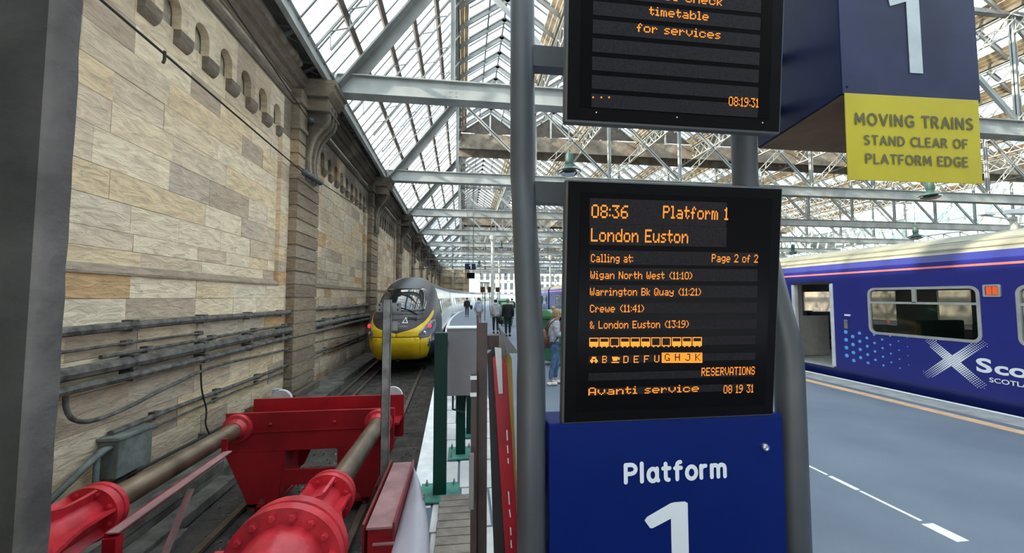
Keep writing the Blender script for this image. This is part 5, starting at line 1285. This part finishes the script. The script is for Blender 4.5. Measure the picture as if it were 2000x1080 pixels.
t = empty('information_post', (1.55, 28, 0), 'thin post with a small sign by the far green bin', 'post'); MB().tube([(1.55,28,0),(1.55,28,2.7)],.04,8).build('pole', M['steel_d'], t); MB().bb(1.2,1.9,27.95,28.05,2.7,2.78).build('cap', M['steel_d'], t)
for i,(px,y,lab) in enumerate(((943,45,'dark amber-lit display by the far columns, left of the pair'),(957,45,'dark amber-lit display by the far columns, right of the pair'),(972,55,'smallest far display above the platform bend'))):
    p = at(px,566,y=y); t = empty('departure_board', (p.x,y,0), lab, 'display'); MB().bb(p.x-.28,p.x+.28,y,y+.2,p.z-.3,p.z+.35).build('screen', mat('amber_glow%d'%i,(.06,.02,.0),.4,var=0), t, bevel=.01); MB().bb(p.x-.04,p.x+.04,y+.2,y+.3,0,p.z).build('stand', M['steel_d'], t)

# ================================================================ PEOPLE
def skin_mesh(name, nodes, edges, mt, parent, sub=2, root=0):
    me = bpy.data.meshes.new(name); me.from_pydata([n[0] for n in nodes], edges, []); ob = bpy.data.objects.new(name, me); COL.objects.link(ob)
    md = ob.modifiers.new('s','SKIN'); md.use_smooth_shade = True
    for i, n in enumerate(nodes):
        r = n[1]; r = r if isinstance(r, tuple) else (r, r); me.skin_vertices[0].data[i].radius = r
    me.skin_vertices[0].data[root].use_root = True
    sb_ = ob.modifiers.new('u','SUBSURF'); sb_.levels = sub; sb_.render_levels = sub
    bpy.context.view_layer.update()
    m2 = bpy.data.meshes.new_from_object(ob.evaluated_get(bpy.context.evaluated_depsgraph_get()))
    bpy.data.objects.remove(ob); m2.materials.clear(); m2.materials.append(mt); m2.name = name
    m2.polygons.foreach_set('use_smooth', [True]*len(m2.polygons))
    o = bpy.data.objects.new(name, m2); COL.objects.link(o); o.parent = parent; return o
def person(loc, rz, h, lab, P, top, bottom, shoe, hair, topr=1.0, hood=False, longhair=False, sleeve=True):
    """P: joint dict in a 1.75 m frame, facing +y, x to the right"""
    root = empty('person', loc, lab, 'person', rz=rz); k = h*.925/1.75; root.scale = (k,k,k); J = {a: Vector(b) for a, b in P.items()}
    nodes = []; edges = []
    def N1(p, r, par=None):
        nodes.append((tuple(p), r)); i = len(nodes)-1
        if par is not None: edges.append((par, i))
        return i
    pel = N1(J['pelvis'], (.13,.10)); bel = N1((J['pelvis']+J['chest'])/2, (.125,.095), pel); ch = N1(J['chest'], (.15,.105), bel); nb = N1(J['neckb'], (.07,.065), ch)
    nk = N1(J['neckb']*.4+J['head']*.6-Vector((0,.01,.05)), .052, nb); jw = N1(J['head']+Vector((0,.025,-.07)), (.058,.068), nk); hd = N1(J['head']+Vector((0,.0,.03)), (.075,.092), jw); tp = N1(J['head']+Vector((0,-.01,.10)), (.055,.065), hd)
    fh = J.get('facing', Vector((0,1,0)))
    N1(J['head']+fh*.108+Vector((0,0,-.02)), .012, jw)
    for s in 'lr':
        sg = -1 if s == 'l' else 1
        sh = N1(J['sh'+s], .056, ch); el = N1(J['el'+s], .042, sh); wr = N1(J['wr'+s], .027, el)
        d = (J['wr'+s]-J['el'+s]).normalized(); pm = N1(J['wr'+s]+d*.05, (.036,.02), wr)
        side = J.get('palm'+s, Vector((0,1,0))); crl = J.get('curl'+s, Vector((-sg,0,0)))
        for q in range(4):
            b = J['wr'+s]+d*.09+side*(.027-.018*q); ln = (.035,.04,.037,.028)[q]
            a = N1(b, .010, pm); a2 = N1(b+d*ln+crl*.008, .009, a); N1(b+d*ln*1.5+crl*.028, .008, a2)
        a = N1(J['wr'+s]+d*.035+side*.032, .011, pm); N1(J['wr'+s]+d*.07+side*.048+crl*.02, .009, a)
        hp = N1(J['hip'+s], .088, pel); kn = N1(J['kn'+s], .058, hp); cf = N1(J['kn'+s]*.6+J['an'+s]*.4+Vector((0,-.02,0)), .054, kn); an = N1(J['an'+s], .038, cf)
        fd_ = J.get('toe'+s, Vector((0,1,0))); N1(J['an'+s]+fd_*.12+Vector((0,0,-.055)), .03, an)
    skin_mesh('body', nodes, edges, M['skin'], root, 2)
    # ears
    hx = Vector((fh.y,-fh.x,0))
    # top
    n2 = []; e2 = []
    def A(p, r, par=None):
        n2.append((tuple(p), r)); i = len(n2)-1
        if par is not None: e2.append((par, i))
        return i
    c = A(J['chest'], (.19*topr,.135*topr)); b = A((J['pelvis']+J['chest'])/2, (.175*topr,.125*topr), c); hm = A(J['pelvis']+Vector((0,0,-.02)), (.18*topr,.13*topr), b); A(J['pelvis']+Vector((0,.0,-.15)), (.178*topr,.135*topr), hm); A(J['neckb']+Vector((0,0,-.01)), (.085,.075), c)
    for s in 'lr':
        a = A(J['sh'+s], .082*topr, c); a = A((J['sh'+s]+J['el'+s])/2, .070*topr, a); a = A(J['el'+s], .062*topr, a); a = A((J['wr'+s]+J['el'+s])/2, .055*topr, a); A(J['wr'+s]*.97+J['el'+s]*.03, .043*topr, a)
    jk = skin_mesh('jacket', n2, e2, top, root, 2)
    if hood: m = MB(); m.ball(J['neckb']+Vector((0,-.075,.02)), (.12,.075,.085), 12, 8); o = m.build('hood', top, jk, smooth=True, base=(0,0,0))
    # trousers
    n2.clear(); e2.clear()
    c = A(J['pelvis']+Vector((0,0,.02)), (.142,.11))
    for s in 'lr':
        a = A(J['hip'+s], .105, c); a = A((J['hip'+s]+J['kn'+s])/2, .086, a); a = A(J['kn'+s], .066, a); a = A(J['kn'+s]*.55+J['an'+s]*.45+Vector((0,-.02,0)), .062, a); A(J['an'+s]+Vector((0,0,.03)), .05, a)
    skin_mesh('trousers', n2, e2, bottom, root, 2)
    for s in 'lr':
        fd_ = J.get('toe'+s, Vector((0,1,0))); a = J['an'+s]
        o = skin_mesh('shoe', [(tuple(a+Vector((0,0,-.02))-fd_*.02),.05),(tuple(a-fd_*.045+Vector((0,0,-.055))),.043),(tuple(a+fd_*.07+Vector((0,0,-.052))),(.05,.043)),(tuple(a+fd_*.16+Vector((0,0,-.06))),(.046,.032))], [(0,1),(0,2),(2,3)], shoe, root, 2)
    m = MB(); m.ball(J['head']+Vector((0,0,.055))-fh*.018, (.092,.108,.10), 16, 10)
    if longhair: m.ball(J['head']+Vector((0,0,.13))-fh*.10, (.055,.055,.05), 12, 8); m.ball(J['head']-fh*.055+Vector((0,0,-.01)), (.082,.065,.085), 12, 8)
    hr = m.build('hair', hair, root, smooth=True, base=(0,0,0))
    return root, J, k
def walkpose(ph=1, lean=0, sw=1.0):
    s = ph*.15*sw
    return dict(pelvis=(0,0,.97), chest=(0,.01+lean*.05,1.30), neckb=(0,.01+lean*.08,1.475), head=(0,.03+lean*.10,1.60), shl=(-.185,.0,1.41), shr=(.185,.0,1.41),
        ell=(-.235,-.03-s*.4,1.14), elr=(.235,-.03+s*.4,1.14), wrl=(-.24,.06-s*.6,.90), wrr=(.24,.06+s*.6,.90), hipl=(-.09,0,.91), hipr=(.09,0,.91),
        knl=(-.095,.05+s,.50), knr=(.095,.05-s*.5,.50), anl=(-.095,s*1.2,.095), anr=(.095,-s*1.2,.095))
c = lambda n, col, **k: mat(n, col, .85, **k)
navy = c('navy_coat',(.014,.016,.022)); dk = c('dark_trousers',(.02,.02,.024)); pale = c('pale_blue_hoodie',(.42,.47,.56)); tanl = c('tan_trousers',(.33,.24,.20)); puff = c('light_grey_padded',(.40,.40,.39)); blk = c('black_fabric',(.008,.008,.009)); dkh = c('dark_hair',(.02,.015,.012)); grh = c('grey_hair',(.20,.19,.18)); brh = c('brown_hair',(.07,.04,.02)); wsh = c('white_trainer',(.65,.62,.58)); blsh = c('black_shoe',(.01,.01,.01))
p = at(912,619,z=0); person((p.x,p.y,0), 0, 1.78, 'person in a dark coat walking farthest away up the platform, leftmost of the walkers', walkpose(1,.2,.5), navy, dk, blsh, dkh, 1.12)
tag(MB().ball((p.x+.36,p.y,.82),(.12,.2,.2),10,8).build('shoulder_bag', navy, base=(p.x+.36,p.y,.62)), 'dark bag hanging at the side of the leftmost walker', 'bag')
p = at(936,639,z=0); person((p.x,p.y+.6,0), 0, 1.80, 'person in a pale blue hoodie and tan trousers walking away', walkpose(-1,0,.5), pale, tanl, wsh, brh, 1.12, hood=True)
p = at(968,651,z=0); r_, J_, k_ = person((p.x,p.y,0), 0, 1.72, 'person in a light grey padded jacket walking away with a black holdall', walkpose(1,.3,.5), puff, dk, blsh, dkh, 1.25, hood=True)
m = MB()
for i in range(6): m.lathe([(-.012,.16),(0,.19),(.012,.16)], (0,.0,1.0+i*.075), (0,0,1), 20)
b_ = at(976,640,y=p.y)
t = empty('holdall', (b_.x+.06, p.y+.05, .42), 'black holdall carried by the person in the padded jacket', 'bag')
m = MB(); m.ball((b_.x+.06,p.y+.05,.58),(.15,.24,.16),14,10); m.build('body', blk, t, smooth=True); MB().tube([(b_.x+.06,p.y-.12,.68),(b_.x+.03,p.y+.02,.86),(b_.x+.06,p.y+.2,.68)],.014,6).build('handle', blk, t, smooth=True)
p = at(992,657,z=0); person((p.x,p.y,0), 0, 1.76, 'person dressed all in black walking away beside the grey pole', walkpose(-1,.1,.5), blk, blk, blsh, grh, 1.14)
for (px, y, lab, tp_, w_) in ((905+66,44,'distant person in a pale top near the far columns',pale,1),(1000,30,'distant dark-clad person close to the grey pole',blk,1),(936,48,'distant dark-clad person beyond the pale hoodie',navy,1)):
    p = at(px, 600, y=y); person((p.x,y,0), 0, 1.72, lab, walkpose(1,0,.4), tp_, dk, blsh, dkh, 1.1)
# woman in profile at the lower screen, facing +x, reading a phone
V = Vector
WP = dict(pelvis=(0,-.01,.97), chest=(0,.01,1.28), neckb=(0,.035,1.455), head=(0,.085,1.565), facing=V((0,.9,-.35)).normalized(), shl=(-.165,.02,1.39), shr=(.165,.02,1.39), ell=(-.21,.02,1.13), elr=(.21,.02,1.13),
    wrl=(-.09,.22,1.19), wrr=(.09,.22,1.19), palml=V((0,.3,.9)), palmr=V((0,.3,.9)), curll=V((1,0,0)), curlr=V((-1,0,0)), hipl=(-.085,0,.91), hipr=(.085,0,.91), knl=(-.09,.10,.50), knr=(.09,-.03,.50), anl=(-.09,.05,.095), anr=(.09,-.10,.095))
jm = mat('speckled_grey_jacket', (.28,.29,.33), .9, scale=22, col2=(.55,.56,.62)); jean = mat('blue_denim', (.085,.15,.27), .9, var=.35, scale=14); blond = mat('blond_hair', (.38,.25,.12), .7, var=.35, scale=40)
wx, wy = 1.76, 7.40
wr_, J_, k_ = person((wx,wy,0), -math.pi/2, 1.62, 'woman in a speckled grey jacket and jeans reading a phone beside the lower screen', WP, jm, jean, wsh, blond, 1.02, longhair=True)
o = MB().ball(V((0,.085,1.53))+V((0,.075,-.03)), (.062,.05,.05), 12, 8).build('face_mask', blk, wr_, smooth=True, base=(0,0,0))
m = MB(); m.ball((0,.0,1.70),(.05,.045,.04),10,7); m.build('hair_tie', c('pink_band',(.6,.42,.40)), wr_, smooth=True, base=(0,0,0))
for sx in (-1,1): MB().ball((sx*.082,.085,1.575),(.012,.02,.03),8,6).build('ear', M['skin'], wr_, smooth=True, base=(0,0,0)); MB().ball((sx*.032,.175,1.585),(.012,.008,.008),8,6).build('eye', blk, wr_, smooth=True, base=(0,0,0))
br = mat('tan_leather', (.14,.05,.028), .5, var=.35, scale=12)
BK = .925
t = empty('backpack', (wx-.24, wy, .70), 'brown leather backpack worn by the woman in the grey jacket', 'backpack')
m = MB(); m.ball((wx-.205,wy,.88),(.10,.14,.20),14,10); m.build('body', br, t, smooth=True); MB().ball((wx-.275,wy,.80),(.05,.11,.10),12,8).build('front_pocket', br, t, smooth=True)
for sy in (-1,1): MB().tube([(wx-.16,wy+sy*.08,1.04),(wx-.09,wy+sy*.11,1.19),(wx+.0,wy+sy*.125,1.27),(wx+.11,wy+sy*.12,1.15),(wx+.11,wy+sy*.13,.98),(wx-.05,wy+sy*.16,.82),(wx-.16,wy+sy*.09,.76)],.014,6).build('strap', br, t, smooth=True)
t = empty('phone', (wx+.27,wy,1.02), 'dark phone held by the woman in the grey jacket', 'phone'); MB().box((wx+.265,wy,1.06),(.012,.08,.16)).build('case', blk, t, bevel=.004)
for o in bpy.data.objects:
    if o.type == 'MESH' and o.name.split('.')[0] in ('text_line', 'icon_row', 'lettering'): o['kind'] = 'stuff'
